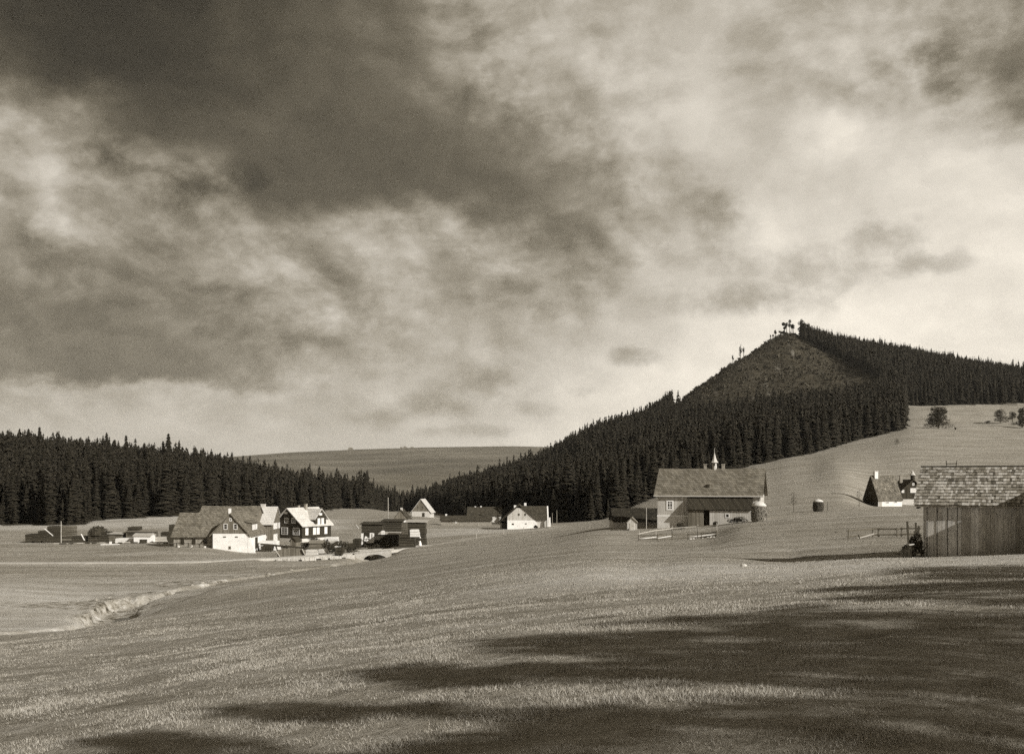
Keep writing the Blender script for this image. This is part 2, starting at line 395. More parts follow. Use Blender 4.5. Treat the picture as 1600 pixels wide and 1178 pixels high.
for px in PXK:
    kn = PROF[px]; d0, p0_ = kn[0]; z0 = (HY - p0_) / F * d0
    near = []
    for d in (1.0, 1.6, 2.5, 4, 6, 8, 11):
        zz = -1.62 + (z0 + 1.62) * (d / d0) ** 1.15
        near.append((d, zz / d))
    ks = near + [(d, (HY - p) / F) for d, p in kn]
    TAB.append(pchip([math.log(k[0]) for k in ks], [k[1] for k in ks], LD))
TAB = np.array(TAB)
UU = np.linspace(PXK[0], PXK[-1], 401)
TAB2 = np.array([pchip(PXK, TAB[:, k], UU) for k in range(TAB.shape[1])])   # [logd, u]

def dist_poly(x, y, pts):
    best = np.full(np.shape(x), 1e9)
    for (ax, ay), (bx, by) in zip(pts[:-1], pts[1:]):
        dx, dy = bx - ax, by - ay
        t = np.clip(((x - ax) * dx + (y - ay) * dy) / (dx * dx + dy * dy), 0, 1)
        best = np.minimum(best, np.hypot(x - ax - t * dx, y - ay - t * dy))
    return best
def W2(px, d): return ((px - CX) / F * d, d)
BROOK = [W2(*p) for p in [(615, 215), (600, 198), (588, 181), (575, 168), (520, 158), (470, 152), (420, 147), (360, 141), (300, 134), (240, 126), (205, 118), (175, 111), (150, 103), (100, 97), (0, 92), (-150, 88)]]
DITCH = [W2(*p) for p in [(425, 173.5), (470, 173.8), (520, 174.8), (560, 175.5), (585, 174)]]
ROAD = [W2(*p) for p in [(-250, 178), (0, 176.5), (140, 175), (250, 174.5), (350, 175.5), (430, 177), (490, 178.5), (545, 180.5), (600, 182.5), (640, 186), (672, 191), (705, 199), (750, 211), (800, 226), (845, 241), (872, 252), (885, 268)]]

def table_z(x, y):
    r = np.hypot(x, y); th = np.arctan2(x, y)
    tc_ = np.clip(th, R(-33), R(33))
    d = np.maximum(r * np.cos(tc_), 1.0)
    px = CX + F * np.tan(tc_)
    fu = np.clip((px - UU[0]) / (UU[-1] - UU[0]) * (len(UU) - 1), 0, len(UU) - 1.001)
    fl = np.clip((np.log(d) - LD[0]) / (LD[-1] - LD[0]) * (len(LD) - 1), 0, len(LD) - 1.001)
    iu = fu.astype(int); il = fl.astype(int); tu = fu - iu; tl = fl - il
    e = ((TAB2[il, iu] * (1 - tu) + TAB2[il, iu + 1] * tu) * (1 - tl)
         + (TAB2[il + 1, iu] * (1 - tu) + TAB2[il + 1, iu + 1] * tu) * tl)
    z = e * d
    # round behind the camera the hillock runs level
    wb_ = np.clip((np.abs(th) - R(45)) / R(60), 0, 1); wb_ = wb_ * wb_ * (3 - 2 * wb_)
    zb = -1.62 + 0.0 * r
    zs = np.clip(z, -16, 14)
    return np.where(np.abs(th) < R(45), z, zs * (1 - wb_) + zb * wb_) * 1.0

def H(x, y, carve=True):
    x = np.asarray(x, float); y = np.asarray(y, float)
    z = table_z(x, y); r = np.hypot(x, y)
    k1 = np.clip((r - 3) / 20, 0, 1)
    z = z + fbm(x, y, 9.0) * 0.20 * k1 * np.clip((170 - r) / 100, .25, 1) + fbm(x, y, 2.4, 3) * .075 * np.clip((80 - r) / 60, 0, 1)
    hk = np.clip((r - 380) / 300, 0, 1)
    z = z + fbm(x, y, 42.0, 4) * 3.2 * hk
    if carve:
        db = dist_poly(x, y, BROOK); pxx = CX + F * x / np.maximum(y, 1)
        dbw = db + 1.5 * vnoise(x / 2.4, y / 2.4, 9) + .9 * vnoise(x / .9, y / .9, 10)
        wid = 1.1 + 3.0 * np.exp(-((pxx - 172) / 45) ** 2); dep = .55 + .75 * np.exp(-((pxx - 180) / 60) ** 2) + .4 * (pxx > 545)
        tt = np.clip((wid + .45 - dbw) / .9, 0, 1); z = z - dep * tt * tt * (3 - 2 * tt)
        bx, by = W2(588, 180)
        z = z - 1.3 * np.exp(-((x - bx - .2) / 3.3) ** 4 - ((y - by + 3) / 9.0) ** 4)
        z = z - 0.75 * np.exp(-(dist_poly(x, y, DITCH) / 2.0) ** 4)
        mx_, my_ = W2(378, 92); z = z + 1.0 * np.exp(-((x - mx_) / 7.0) ** 2 - ((y - my_) / 3.2) ** 2)
        px_, py_ = W2(167, 108)
        z = z - 0.8 * np.exp(-(((x - px_) / 3.5) ** 2 + ((y - py_) / 3.5) ** 2) ** 2)
    return z
def Hs(x, y, carve=True): return float(H(np.array([x]), np.array([y]), carve)[0])
def G(px, d, dz=0.0):
    x, y = W2(px, d); return Vector((x, y, Hs(x, y) + dz))
def P(px, py, d): return Vector(((px - CX) / F * d, d, (HY - py) / F * d))

# picture coordinates of a ground point, used only to decide where meadow ends and wood begins
LF = ([-300, 0, 130, 150, 200, 290, 400, 464, 520, 570, 600, 640, 660, 720, 800, 860, 940, 1000, 1100, 1190, 1232, 1262, 1310, 1350, 1412, 1416, 1600, 1900],
      [330, 328, 322, 345, 350, 372, 440, 464, 520, 560, 700, 740, 700, 520, 400, 322, 300, 322, 380, 402, 415, 424, 462, 500, 520, 745, 750, 750])
def wood_edge(px): return np.interp(px, *LF)
BL = ([1040, 1052, 1100, 1180, 1270, 1335, 1368, 1390], [600, 650, 660, 656, 650, 642, 626, 590])   # forest below this row
RL = ([1244, 1252, 1300, 1345, 1375, 1392], [490, 534, 554, 576, 596, 640])                          # forest above this row
def bare(px, py): return (px > 1040) & (px < 1392) & (py < np.interp(px, *BL)) & (py > np.interp(px, *RL))
def woods(x, y):
    d = y; px = CX + F * x / np.maximum(y, 1); z = table_z(x, y); py = HY - F * z / np.maximum(y, 1)
    inside = (d > wood_edge(px)) & (y > 100)
    return inside, bare(px, py) & inside & (d > 500), px, py

# mesh builders ------------------------------------------------------------
def mesh_np(name, V, Fq, material, smooth=False, attrs=None, parent=None):
    """V (n,3), Fq (m,k) of equal-sided faces -> one mesh object"""
    me = bpy.data.meshes.new(name); V = np.asarray(V, np.float32); Fq = np.asarray(Fq, np.int32)
    n, k = Fq.shape
    me.vertices.add(len(V)); me.vertices.foreach_set('co', V.ravel())
    me.loops.add(n * k); me.loops.foreach_set('vertex_index', Fq.ravel())
    me.polygons.add(n); me.polygons.foreach_set('loop_start', np.arange(0, n * k, k, dtype=np.int32))
    me.polygons.foreach_set('loop_total', np.full(n, k, np.int32))
    if smooth: me.polygons.foreach_set('use_smooth', np.ones(n, bool))
    me.update(calc_edges=True); me.validate()
    if attrs:
        for a, vv in attrs.items():
            at = me.attributes.new(a, 'FLOAT', 'POINT'); at.data.foreach_set('value', np.asarray(vv, np.float32))
    me.materials.append(material)
    o = bpy.data.objects.new(name, me); col.objects.link(o)
    if parent: o.parent = parent
    return o
def tag(o, label=None, cat=None, group=None, kind=None):
    if label: o['label'] = label
    if cat: o['category'] = cat
    if group: o['group'] = group
    if kind: o['kind'] = kind
    return o
def empty(name, loc, rz=0.0, label=None, cat=None, group=None):
    o = bpy.data.objects.new(name, None); col.objects.link(o)
    o.location = loc; o.rotation_euler = (0, 0, rz); o.empty_display_size = .5
    return tag(o, label, cat, group)
def copy_thing(o, loc, rz=0, sc=1, label=None, group=None, parent=None):
    c = o.copy(); col.objects.link(c)
    if parent is None:
        c.location = loc; c.rotation_euler = (0, 0, rz); c.scale = (sc, sc, sc) if not isinstance(sc, tuple) else sc
        if label: c['label'] = label
        if group: c['group'] = group
    else: c.parent = parent
    for ch in list(o.children): copy_thing(ch, None, parent=c)
    return c

class MB:
    def __init__(s): s.v = []; s.f = []
    def add(s, vs, fs):
        b = len(s.v); s.v += [tuple(x) for x in vs]; s.f += [tuple(i + b for i in f) for f in fs]; return s
    def box(s, x0, x1, y0, y1, z0, z1):
        return s.add([(x0,y0,z0),(x1,y0,z0),(x1,y1,z0),(x0,y1,z0),(x0,y0,z1),(x1,y0,z1),(x1,y1,z1),(x0,y1,z1)],
                     [(0,3,2,1),(4,5,6,7),(0,1,5,4),(1,2,6,5),(2,3,7,6),(3,0,4,7)])
    def hexa(s, b4, t4):
        return s.add(list(b4) + list(t4), [(0,3,2,1),(4,5,6,7),(0,1,5,4),(1,2,6,5),(2,3,7,6),(3,0,4,7)])
    def prism(s, poly, a0, a1, axis='y'):
        """poly in (x,z) extruded along y, or (y,z) along x"""
        n = len(poly)
        mk = (lambda p, a: (p[0], a, p[1])) if axis == 'y' else (lambda p, a: (a, p[0], p[1]))
        vs = [mk(p, a0) for p in poly] + [mk(p, a1) for p in poly]
        fs = [tuple(range(n)), tuple(range(2 * n - 1, n - 1, -1))] + [(i, i + n, (i + 1) % n + n, (i + 1) % n) for i in range(n)]
        return s.add(vs, fs)
    def tube(s, p, q, r0, r1=None, n=8, caps=True):
        p = Vector(p); q = Vector(q); r1 = r0 if r1 is None else r1
        d = (q - p).normalized(); a = d.orthogonal().normalized(); b = d.cross(a)
        vs = []
        for c, r in ((p, r0), (q, r1)):
            for i in range(n):
                t = 2 * math.pi * i / n; vs.append(c + a * (r * math.cos(t)) + b * (r * math.sin(t)))
        fs = [(i, (i + 1) % n, (i + 1) % n + n, i + n) for i in range(n)]
        if caps: fs += [tuple(range(n - 1, -1, -1)), tuple(range(n, 2 * n))]
        return s.add(vs, fs)
    def beam(s, p, q, w_, h_):
        p = Vector(p); q = Vector(q); d = (q - p).normalized()
        up = Vector((0, 0, 1)) if abs(d.z) < .9 else Vector((0, 1, 0))
        a = d.cross(up).normalized() * (w_ / 2); b = a.cross(d).normalized() * (h_ / 2)
        return s.add([p-a-b, p+a-b, p+a+b, p-a+b, q-a-b, q+a-b, q+a+b, q-a+b],
                     [(0,1,2,3),(7,6,5,4),(0,4,5,1),(1,5,6,2),(2,6,7,3),(3,7,4,0)])
    def lathe(s, prof, n=16, cx=0, cy=0):
        vs = []; m = len(prof)
        for r, z in prof:
            for i in range(n):
                t = 2 * math.pi * i / n; vs.append((cx + r * math.cos(t), cy + r * math.sin(t), z))
        fs = [(k * n + i, k * n + (i + 1) % n, (k + 1) * n + (i + 1) % n, (k + 1) * n + i) for k in range(m - 1) for i in range(n)]
        fs += [tuple(range(n - 1, -1, -1)), tuple((m - 1) * n + i for i in range(n))]
        return s.add(vs, fs)
    def build(s, name, material, parent=None, smooth=False, loc=None):
        me = bpy.data.meshes.new(name); me.from_pydata([tuple(v) for v in s.v], [], s.f); me.update()
        me.materials.append(material)
        if smooth: me.polygons.foreach_set('use_smooth', [True] * len(me.polygons))
        o = bpy.data.objects.new(name, me); col.objects.link(o)
        if parent: o.parent = parent
        if loc is not None: o.location = loc
        return o

# ground sheet ------------------------------------------------------------
ths = np.concatenate([np.radians(np.arange(-180, -34, 3.0)), np.radians(np.arange(-34, 34.01, 0.125)), np.radians(np.arange(37, 180, 3.0))])
rs = np.exp(np.linspace(math.log(0.8), math.log(2500), 440)); rs = np.sort(np.concatenate([rs, np.arange(98, 165, .55)]))
TH, RR = np.meshgrid(ths, rs); X = RR * np.sin(TH); Y = RR * np.cos(TH)
Z = H(X, Y)
ins, br, PXg, PYg = woods(X, Y)
hill_w = np.where(ins & ~br, 1.0, 0.0)
hill_b = np.where(br | ((Y > 900) & (np.abs(TH) < .6)), 1.0, 0.0)
db = dist_poly(X, Y, BROOK); nz = fbm(X, Y, 3.0, 3)
spots = np.zeros_like(X)
for (px_, d_, rx, ry) in [(150, 119, 6, 3.5), (175, 124, 4.5, 2), (135, 121, 3.5, 2), (160, 112, 2.5, 4), (205, 114, 4, 2.5), (285, 138, 5, 1.6), (320, 141, 6, 1.5), (395, 148, 5, 1.5), (240, 130, 4, 1.6), (860, 268, 3, 2), (885, 262, 12, 5), (450, 215, 10, 4), (400, 196, 5, 1.5)]:
    a_, b_ = W2(px_, d_); spots = np.maximum(spots, np.exp(-(((X - a_) / rx) ** 2 + ((Y - b_) / ry) ** 2)))
dbw = db + 1.5 * vnoise(X / 2.4, Y / 2.4, 9) + .9 * vnoise(X / .9, Y / .9, 10)
widg = 1.1 + 3.0 * np.exp(-((PXg - 172) / 45) ** 2)
core = np.exp(-(((PXg - 172) / 52) ** 2) ** 1.5)
dirt = np.clip(np.clip((widg + 1.0 - dbw) / .7, 0, 1) * np.clip(fbm(X, Y, 1.6, 3) * 4.0 + .45 * core, 0, 1) * (.04 + .80 * core + .22 * (vnoise(X / 4, Y / 4, 12) > .2)) * np.clip((PXg - 105) / 30, 0, 1) + np.clip((spots * 1.25 + nz * .7 - .30) * 4, 0, 1), 0, 1) * (Y > 60)
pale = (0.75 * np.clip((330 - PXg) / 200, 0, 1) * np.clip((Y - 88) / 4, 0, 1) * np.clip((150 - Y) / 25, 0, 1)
        + 0.8 * np.clip((PXg - 700) / 250, 0, 1) * np.clip((Y - 24) / 12, 0, 1) * np.clip((56 - Y) / 10, 0, 1)  # near right band: its sunlit brightness is put into the ground colour
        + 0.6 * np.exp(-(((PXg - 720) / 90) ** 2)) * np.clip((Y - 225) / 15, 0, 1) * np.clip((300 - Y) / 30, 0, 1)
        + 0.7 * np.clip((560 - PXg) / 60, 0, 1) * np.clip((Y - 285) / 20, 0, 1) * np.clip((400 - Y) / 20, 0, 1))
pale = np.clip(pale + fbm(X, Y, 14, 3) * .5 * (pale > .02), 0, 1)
nr, nc = X.shape
V = np.stack([X, Y, Z], -1).reshape(-1, 3)
idx = np.arange(nr * nc).reshape(nr, nc)
nxt = np.roll(idx, -1, axis=1)
Q = np.stack([idx[:-1], nxt[:-1], nxt[1:], idx[1:]], -1).reshape(-1, 4)[:, ::-1]
hillmask = ((Y[:-1] > wood_edge(PXg[:-1])) & (np.abs(TH[:-1]) < .62) & (PXg[:-1] > 690)).reshape(-1)
def sub(mask, nm, extra=None):
    q = Q[mask]; used = np.unique(q); re = np.zeros(len(V), int); re[used] = np.arange(len(used))
    vv = V[used]
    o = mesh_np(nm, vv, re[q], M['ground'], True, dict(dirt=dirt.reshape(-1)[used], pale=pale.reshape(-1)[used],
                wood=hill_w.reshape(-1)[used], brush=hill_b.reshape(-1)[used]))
    return tag(o, kind='structure')
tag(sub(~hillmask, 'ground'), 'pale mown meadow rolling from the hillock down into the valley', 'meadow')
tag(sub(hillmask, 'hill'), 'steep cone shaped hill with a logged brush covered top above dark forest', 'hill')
# small cap right under the camera
cap = MB(); n_ = nc
cap.add([tuple(V[i]) for i in range(nc)] + [(0, 0, Hs(0.0, 0.01))], [(i, (i + 1) % nc, nc) for i in range(nc)])
tag(cap.build('ground', M['ground']), 'patch of meadow directly under the camera', 'meadow', kind='structure')

# far uplands
cols = np.arange(-600, 2300, 10.0)
FAR = [(2400, [820] * 6), (3000, [806, 802, 802, 806, 800, 806]), (3800, [770, 772, 776, 790, 800, 806]), (4500, [742, 737, 742, 741, 752, 780]),
       (5200, [741, 740, 745, 744, 757, 785]), (6000, [728, 730, 733, 728, 728, 736]), (7000, [718, 717, 716, 712, 712, 716]), (7800, [716, 707, 702.5, 699.5, 697.5, 699]),
       (8300, [718, 708, 702, 699, 697, 699]), (9300, [740, 730, 725, 722, 722, 722])]
fx = [330, 450, 560, 660, 800, 900]
ld = np.log(np.array([f[0] for f in FAR])); L2 = np.linspace(ld[0], ld[-1], 150)
cc = np.array([[pchip(ld, [np.interp(c, fx, f[1]) for f in FAR], L2)] for c in cols])[:, 0, :]   # cols x L2
Dm = np.exp(L2)[None, :].repeat(len(cols), 0)
Xf = (cols[:, None] - CX) / F * Dm; Zf = (HY - cc) / F * Dm + fbm(Xf, Dm, 900, 4) * 26 * np.clip((7800 - Dm) / 2500, .12, 1)
Vf = np.stack([Xf, Dm, Zf], -1).reshape(-1, 3); n0, n1 = Xf.shape; idf = np.arange(n0 * n1).reshape(n0, n1)
Qf = np.stack([idf[:-1, :-1], idf[1:, :-1], idf[1:, 1:], idf[:-1, 1:]], -1).reshape(-1, 4)
mh = bpy.data.materials.new('upland'); mh.use_nodes = True
t = NT(mh.node_tree); o_ = t.n('ShaderNodeTexCoord').outputs['Object']
nn = t.noise(t.vm('MULTIPLY', o_, (.0012, .0030, 0)), 1.0, 7, .68)
n2_ = t.noise(t.vm('MULTIPLY', o_, (.02, .02, .02)), 1.0, 4, .7)
hc = t.ramp(t.m('ADD', t.m('MULTIPLY', nn, .8), t.m('MULTIPLY', n2_, .2)), [(.38, sep(.08)), (.50, sep(.12)), (.56, sep(.16)), (.62, sep(.21))])
bs = mh.node_tree.nodes['Principled BSDF']; t.put(bs.inputs['Base Color'], hc); bs.inputs['Roughness'].default_value = 1; bs.inputs['Specular IOR Level'].default_value = 0
o = mesh_np('hills', Vf, Qf, mh, True); tag(o, 'distant hazy upland ridge closing the valley', 'hills', kind='structure')

# ------------------------------------------------------------------ spruces
def spruce(h, r, levels, fr, seed, base=0.08, segs=2, droop=.35, ragged=.25, wide=.62):
    """crown of drooping branch fronds: arrays (V, F tris)"""
    g = np.random.default_rng(seed); V = []; Fc = []
    for k in range(levels):
        t_ = k / (levels - 1)
        z = h * (base + (1 - base) * (t_ ** 0.92)) - (0.0 if k < levels - 1 else .02 * h)
        rad = r * (1 - t_) ** 0.72 * (1 + g.uniform(-ragged, ragged)) + .02 * h * (t_ < .98) * .6
        nf = max(4, int(round(fr * (1 - .45 * t_))))
        off = g.uniform(0, 6.28)
        for j in range(nf):
            a = off + 6.283 * j / nf + g.uniform(-.25, .25); L = rad * g.uniform(.7, 1.15)
            ca, sa = math.cos(a), math.sin(a); wv = L * wide * g.uniform(.6, 1.1) * 0.8 + .03
            dz = -L * (droop + .15) * g.uniform(.6, 1.4); z0 = z + g.uniform(-.6, .6) * h / levels
            th_ = h / levels * .75
            b = len(V)
            # kite frond folded along its spine
            V += [(0, 0, z0 + th_ * .6), (ca * L * .55 - sa * wv, sa * L * .55 + ca * wv, z0 + dz * .6 - th_ * .5),
                  (ca * L, sa * L, z0 + dz + L * .1), (ca * L * .55 + sa * wv, sa * L * .55 - ca * wv, z0 + dz * .6 - th_ * .5),
                  (ca * L * .6, sa * L * .6, z0 + dz * .45 + th_ * .25)]
            Fc += [(b, b + 1, b + 4), (b + 1, b + 2, b + 4), (b + 2, b + 3, b + 4), (b + 3, b, b + 4)]
    b = len(V); tw = r * .07
    V += [(tw, 0, h * .95), (-tw * .5, tw, h * .95), (-tw * .5, -tw, h * .95), (0, 0, h * 1.005)]
    Fc += [(b, b + 1, b + 3), (b + 1, b + 2, b + 3), (b + 2, b, b + 3)]
    return np.array(V), np.array(Fc)

DET = []
for k in range(7):
    g = np.random.default_rng(50 + k)
    DET.append(spruce(1.0, g.uniform(.13, .18), 28, 12, 100 + k, base=g.uniform(.02, .12), ragged=.42, wide=.34))
LOW = [spruce(1.0, .16 + .03 * (k % 3), 13, 6, 200 + k, base=.06 + .05 * (k % 2), ragged=.4, wide=.5) for k in range(6)]
HIGHB = [spruce(1.0, .13 + .02 * (k % 3), 8, 6, 300 + k, base=.34, ragged=.35) for k in range(5)]   # bare lower trunk

def trunk_mesh(h=1.0, r=.016):
    m = MB(); m.tube((0, 0, -.05), (0, 0, h * .55), r, r * .55, 7); m.tube((0, 0, h * .55), (0, 0, h * .97), r * .55, r * .1, 6, False); return m
protos = []
for k in range(7):
    e = empty('spruce_tree', (0, 0, 0), 0, None, 'tree')
    V_, F_ = DET[k]; c = mesh_np('crown', V_, F_, M['needles'], parent=e)
    trunk_mesh().build('trunk', M['bark'], e)
    protos.append([e, False])
def put_spruce(x, y, h, label, group, k=None, z=None, wide=1.0):
    k = random.randrange(7) if k is None else k
    z = Hs(x, y) if z is None else z
    e, used = protos[k]
    if not used:
        protos[k][1] = True; e.location = (x, y, z); e.rotation_euler = (0, 0, random.uniform(0, 6.28)); e.scale = (h * wide, h * wide, h)
        tag(e, label, 'tree', group); return e
    return copy_thing(e, (x, y, z), random.uniform(0, 6.28), (h * wide, h * wide, h), label, group)

# forest positions: jittered grid over the wooded ground
def grid_pts(x0, x1, y0, y1, sp, seed):
    g = np.random.default_rng(seed)
    xs, ys = np.meshgrid(np.arange(x0, x1, sp), np.arange(y0, y1, sp))
    xs = xs + g.uniform(-.45, .45, xs.shape) * sp; ys = ys + g.uniform(-.45, .45, ys.shape) * sp
    return xs.ravel(), ys.ravel()
xs, ys = grid_pts(-420, 700, 280, 1180, 3.6, 5)
px = CX + F * xs / ys; keep = (px > -130) & (px < 1760)
xs, ys, px = xs[keep], ys[keep], px[keep]
edge_jit = vnoise(xs / 14, ys / 14, 21) * 22 * (px < 660)
ins, br, px, pyb = woods(xs, ys)
ins &= ys > wood_edge(px) + edge_jit
ins &= ~br
# thin out a little everywhere, and keep a clearing at the left edge
keep = ins & (np.random.default_rng(8).random(len(xs)) < .93)
xs, ys, px, pyb = xs[keep], ys[keep], px[keep], pyb[keep]
zs = H(xs, ys, False)
g = np.random.default_rng(9)
hn = g.normal(0, 1, len(xs)) + 1.6 * vnoise(xs / 25, ys / 25, 31)
hh = np.where(px < 560, 16.8 - 2.2 * np.clip((px - 330) / 120, 0, 1) + 2.5 * hn, 17 + 2.2 * hn)
hh = np.where((px > 560) & (px < 700) & (ys > 600), 14.5 + 2.2 * hn, hh)
hh = np.where((px >= 700), 15.5 + 2.6 * hn, hh)
hh = np.where((px >= 1240) & (pyb < 600), 14.5 + 1.9 * hn, hh)
hh = np.where((px >= 1395) & (px < 1416) & (ys < 560), 14 + 1.2 * hn, hh)
hh = np.clip(hh, 6, 29)
# young trees along the front edge
front = (ys - wood_edge(px) - 0) < 16
hh = hh * np.where(g.random(len(xs)) < .25, g.uniform(.72, .95, len(xs)), 1)
hh = np.where(front & (g.random(len(xs)) < .5), hh * g.uniform(.35, .85, len(xs)), hh)
top = (zs + hh) / ys
order = np.argsort(ys); bins = np.full(6000, -1.0); vis = np.zeros(len(xs)); 
for i in order:
    b0 = int((px[i] + 400) * 2); wd = max(1, int(hh[i] * .10 / ys[i] * F * 2))
    sl = slice(max(0, b0 - wd), b0 + wd + 1)
    run = bins[sl].mean()
    vis[i] = (top[i] - max(run, zs[i] / ys[i])) * F
    lo_ = top[i] - hh[i] * .22 / ys[i]
    bins[sl] = np.maximum(bins[sl], lo_)
keep = vis > -9
xs, ys, px, pyb, zs, hh, vis = [a[keep] for a in (xs, ys, px, pyb, zs, hh, vis)]
inview = (px > -5) & (px < 1605)
size = np.where(inview & (vis > 4), np.clip(vis, 0, 60) * hh / ys, -1)
sel = np.argsort(-size)[:285]; issel = np.zeros(len(xs), bool); issel[sel] = True
ZONES = [(-99, 40, 'at the far left edge behind the empty meadow', 'left'), (40, 75, 'behind the dark stacks left of the pale pole', 'left'), (75, 115, 'behind the pale pole of the lumber yard', 'left'),
 (115, 165, 'behind the brush heap of the lumber yard', 'left'), (165, 200, 'at the small gap in the wood edge behind the yard', 'left'), (200, 245, 'behind the white tool shed of the yard', 'left'), (245, 300, 'behind the left end of the long barn wing', 'left'),
 (300, 345, 'above the white chimney of the barn wing', 'farm'), (345, 400, 'above the white gabled farmhouse', 'farm'), (400, 438, 'above the pale roofed mill house', 'farm'), (438, 475, 'above the shaded gable of the villa', 'farm'), (475, 515, 'above the right gable of the villa', 'farm'),
 (515, 560, 'beyond the open meadow right of the villa', 'valley'), (560, 600, 'beyond the meadow above the wide lumber stack', 'valley'), (600, 650, 'behind the small white cottage', 'valley'), (650, 690, 'behind the tall gabled cottage', 'valley'), (690, 740, 'behind the long low shed', 'valley'), (740, 790, 'behind the long dark barn', 'valley'),
 (790, 860, 'behind the white farmhouse under the hill', 'hill'), (860, 960, 'between white farmhouse and low dark hut', 'hill'), (960, 1030, 'above the low dark roofed hut', 'hill'), (1030, 1090, 'above the left half of the schoolhouse roof', 'hill'), (1090, 1130, 'right behind the bell turret', 'hill'), (1130, 1200, 'above the right end of the schoolhouse roof', 'hill'),
 (1200, 1300, 'on the slanting wood edge above the hill meadow', 'hill'), (1300, 1370, 'on the wood edge above the steep roofed chalet', 'hill'), (1370, 1420, 'at the corner of the wood by the upper meadow', 'hill'), (1420, 1460, 'on the upper meadow edge left of the lone tree', 'upper'), (1460, 1500, 'on the upper meadow edge behind the lone tree', 'upper'), (1500, 1560, 'on the upper meadow edge right of the lone tree', 'upper'), (1560, 1700, 'at the right end of the upper meadow edge', 'upper')]
GN = dict(left='spruces along the left wood edge', farm='spruces behind the farmstead', valley='spruces at the valley mouth', hill='spruces round the foot of the hill', upper='spruces above the upper meadow')
for i in np.nonzero(issel)[0]:
    for a, b, lb, gp in ZONES:
        if a <= px[i] < b:
            h_ = hh[i]; lim = (12.5, 18.5) if gp in ('hill', 'upper') else (15, 21)
            w_ = 'short young spruce ' if h_ < lim[0] else 'tall dark spruce ' if h_ > lim[1] else 'dark spruce of middling height '
            put_spruce(float(xs[i]), float(ys[i]), float(h_), w_ + lb, GN[gp], z=float(zs[i]) - .2); break
def mass(name, sel_, variants, label, trunks=False, seed=1, material=None, wide=1.0):
    g = np.random.default_rng(seed); VV = []; FF = []; base = 0
    ks = g.integers(0, len(variants), len(xs)); an = g.uniform(0, 6.28, len(xs)); wd = g.uniform(.8, 1.2, len(xs)) * wide
    ids = np.nonzero(sel_)[0]
    for i in ids:
        v_, f_ = variants[ks[i]]; c, s_ = math.cos(an[i]), math.sin(an[i]); hw = hh[i] * wd[i]
        q = np.empty_like(v_); q[:, 0] = (v_[:, 0] * c - v_[:, 1] * s_) * hw + xs[i]; q[:, 1] = (v_[:, 0] * s_ + v_[:, 1] * c) * hw + ys[i]
        q[:, 2] = v_[:, 2] * hh[i] + zs[i]
        VV.append(q); FF.append(f_ + base); base += len(q)
        if trunks:
            r_ = .014 * hh[i]; p = []
            for kk in range(3):
                a = 2.09 * kk + an[i]; p.append((xs[i] + r_ * math.cos(a), ys[i] + r_ * math.sin(a), zs[i] - .5))
            p.append((xs[i], ys[i], zs[i] + hh[i] * .9))
            VV.append(np.array(p)); FF.append(np.array([(0, 1, 3), (1, 2, 3), (2, 0, 3)]) + base); base += 4
    if not VV: return
    o = mesh_np(name, np.concatenate(VV), np.concatenate(FF), material or M['needles'])
    return tag(o, label, 'forest', kind='stuff')
ridge = (px > 1240) & (pyb < 600)
mass('forest', ~issel & (px < 690), LOW, 'dark spruce forest covering the low hills on the left of the valley', seed=2)
mass('forest', ~issel & (px >= 690) & ~ridge, LOW, 'dark spruce forest wrapped round the lower slopes of the cone shaped hill', trunks=True, seed=3)
mass('forest', ~issel & ridge, HIGHB, 'dark spruce wood running down the ridge from the hilltop', trunks=True, seed=4)
print('trees', len(xs), 'selected', issel.sum())

# scrub on the logged slope
bx_, by_ = grid_pts(100, 420, 780, 1130, 4.2, 15)
bi, bb, bpx, bpy_ = woods(bx_, by_)
gg = np.random.default_rng(4); k_ = bb & (gg.random(len(bx_)) < .7)
xs_b, ys_b = bx_[k_], by_[k_]
sv = (xs, ys, zs, hh)
xs, ys = xs_b, ys_b; zs = H(xs, ys, False) - .2; hh = gg.uniform(.8, 2.6, len(xs)) * (1 + 1.0 * (gg.random(len(xs)) < .04))
BUSH = []
for k in range(5):
    q = np.random.default_rng(70 + k); v_ = []; f_ = []
    for j in range(16):
        c = q.normal(0, .32, 3); c[2] = abs(c[2]) * .8 + .15; a, b = q.normal(0, .26, 3), q.normal(0, .26, 3)
        n0_ = len(v_); v_ += [c - a, c + a * .6 + b, c - b + a * .3]; f_.append((n0_, n0_ + 1, n0_ + 2))
    BUSH.append((np.array(v_), np.array(f_)))
o = mass('undergrowth', np.ones(len(xs), bool), BUSH, 'rough scrub and stumps over the logged hilltop slope', seed=6, material=M['brush'])
o['category'] = 'scrub'
xs, ys, zs, hh = sv

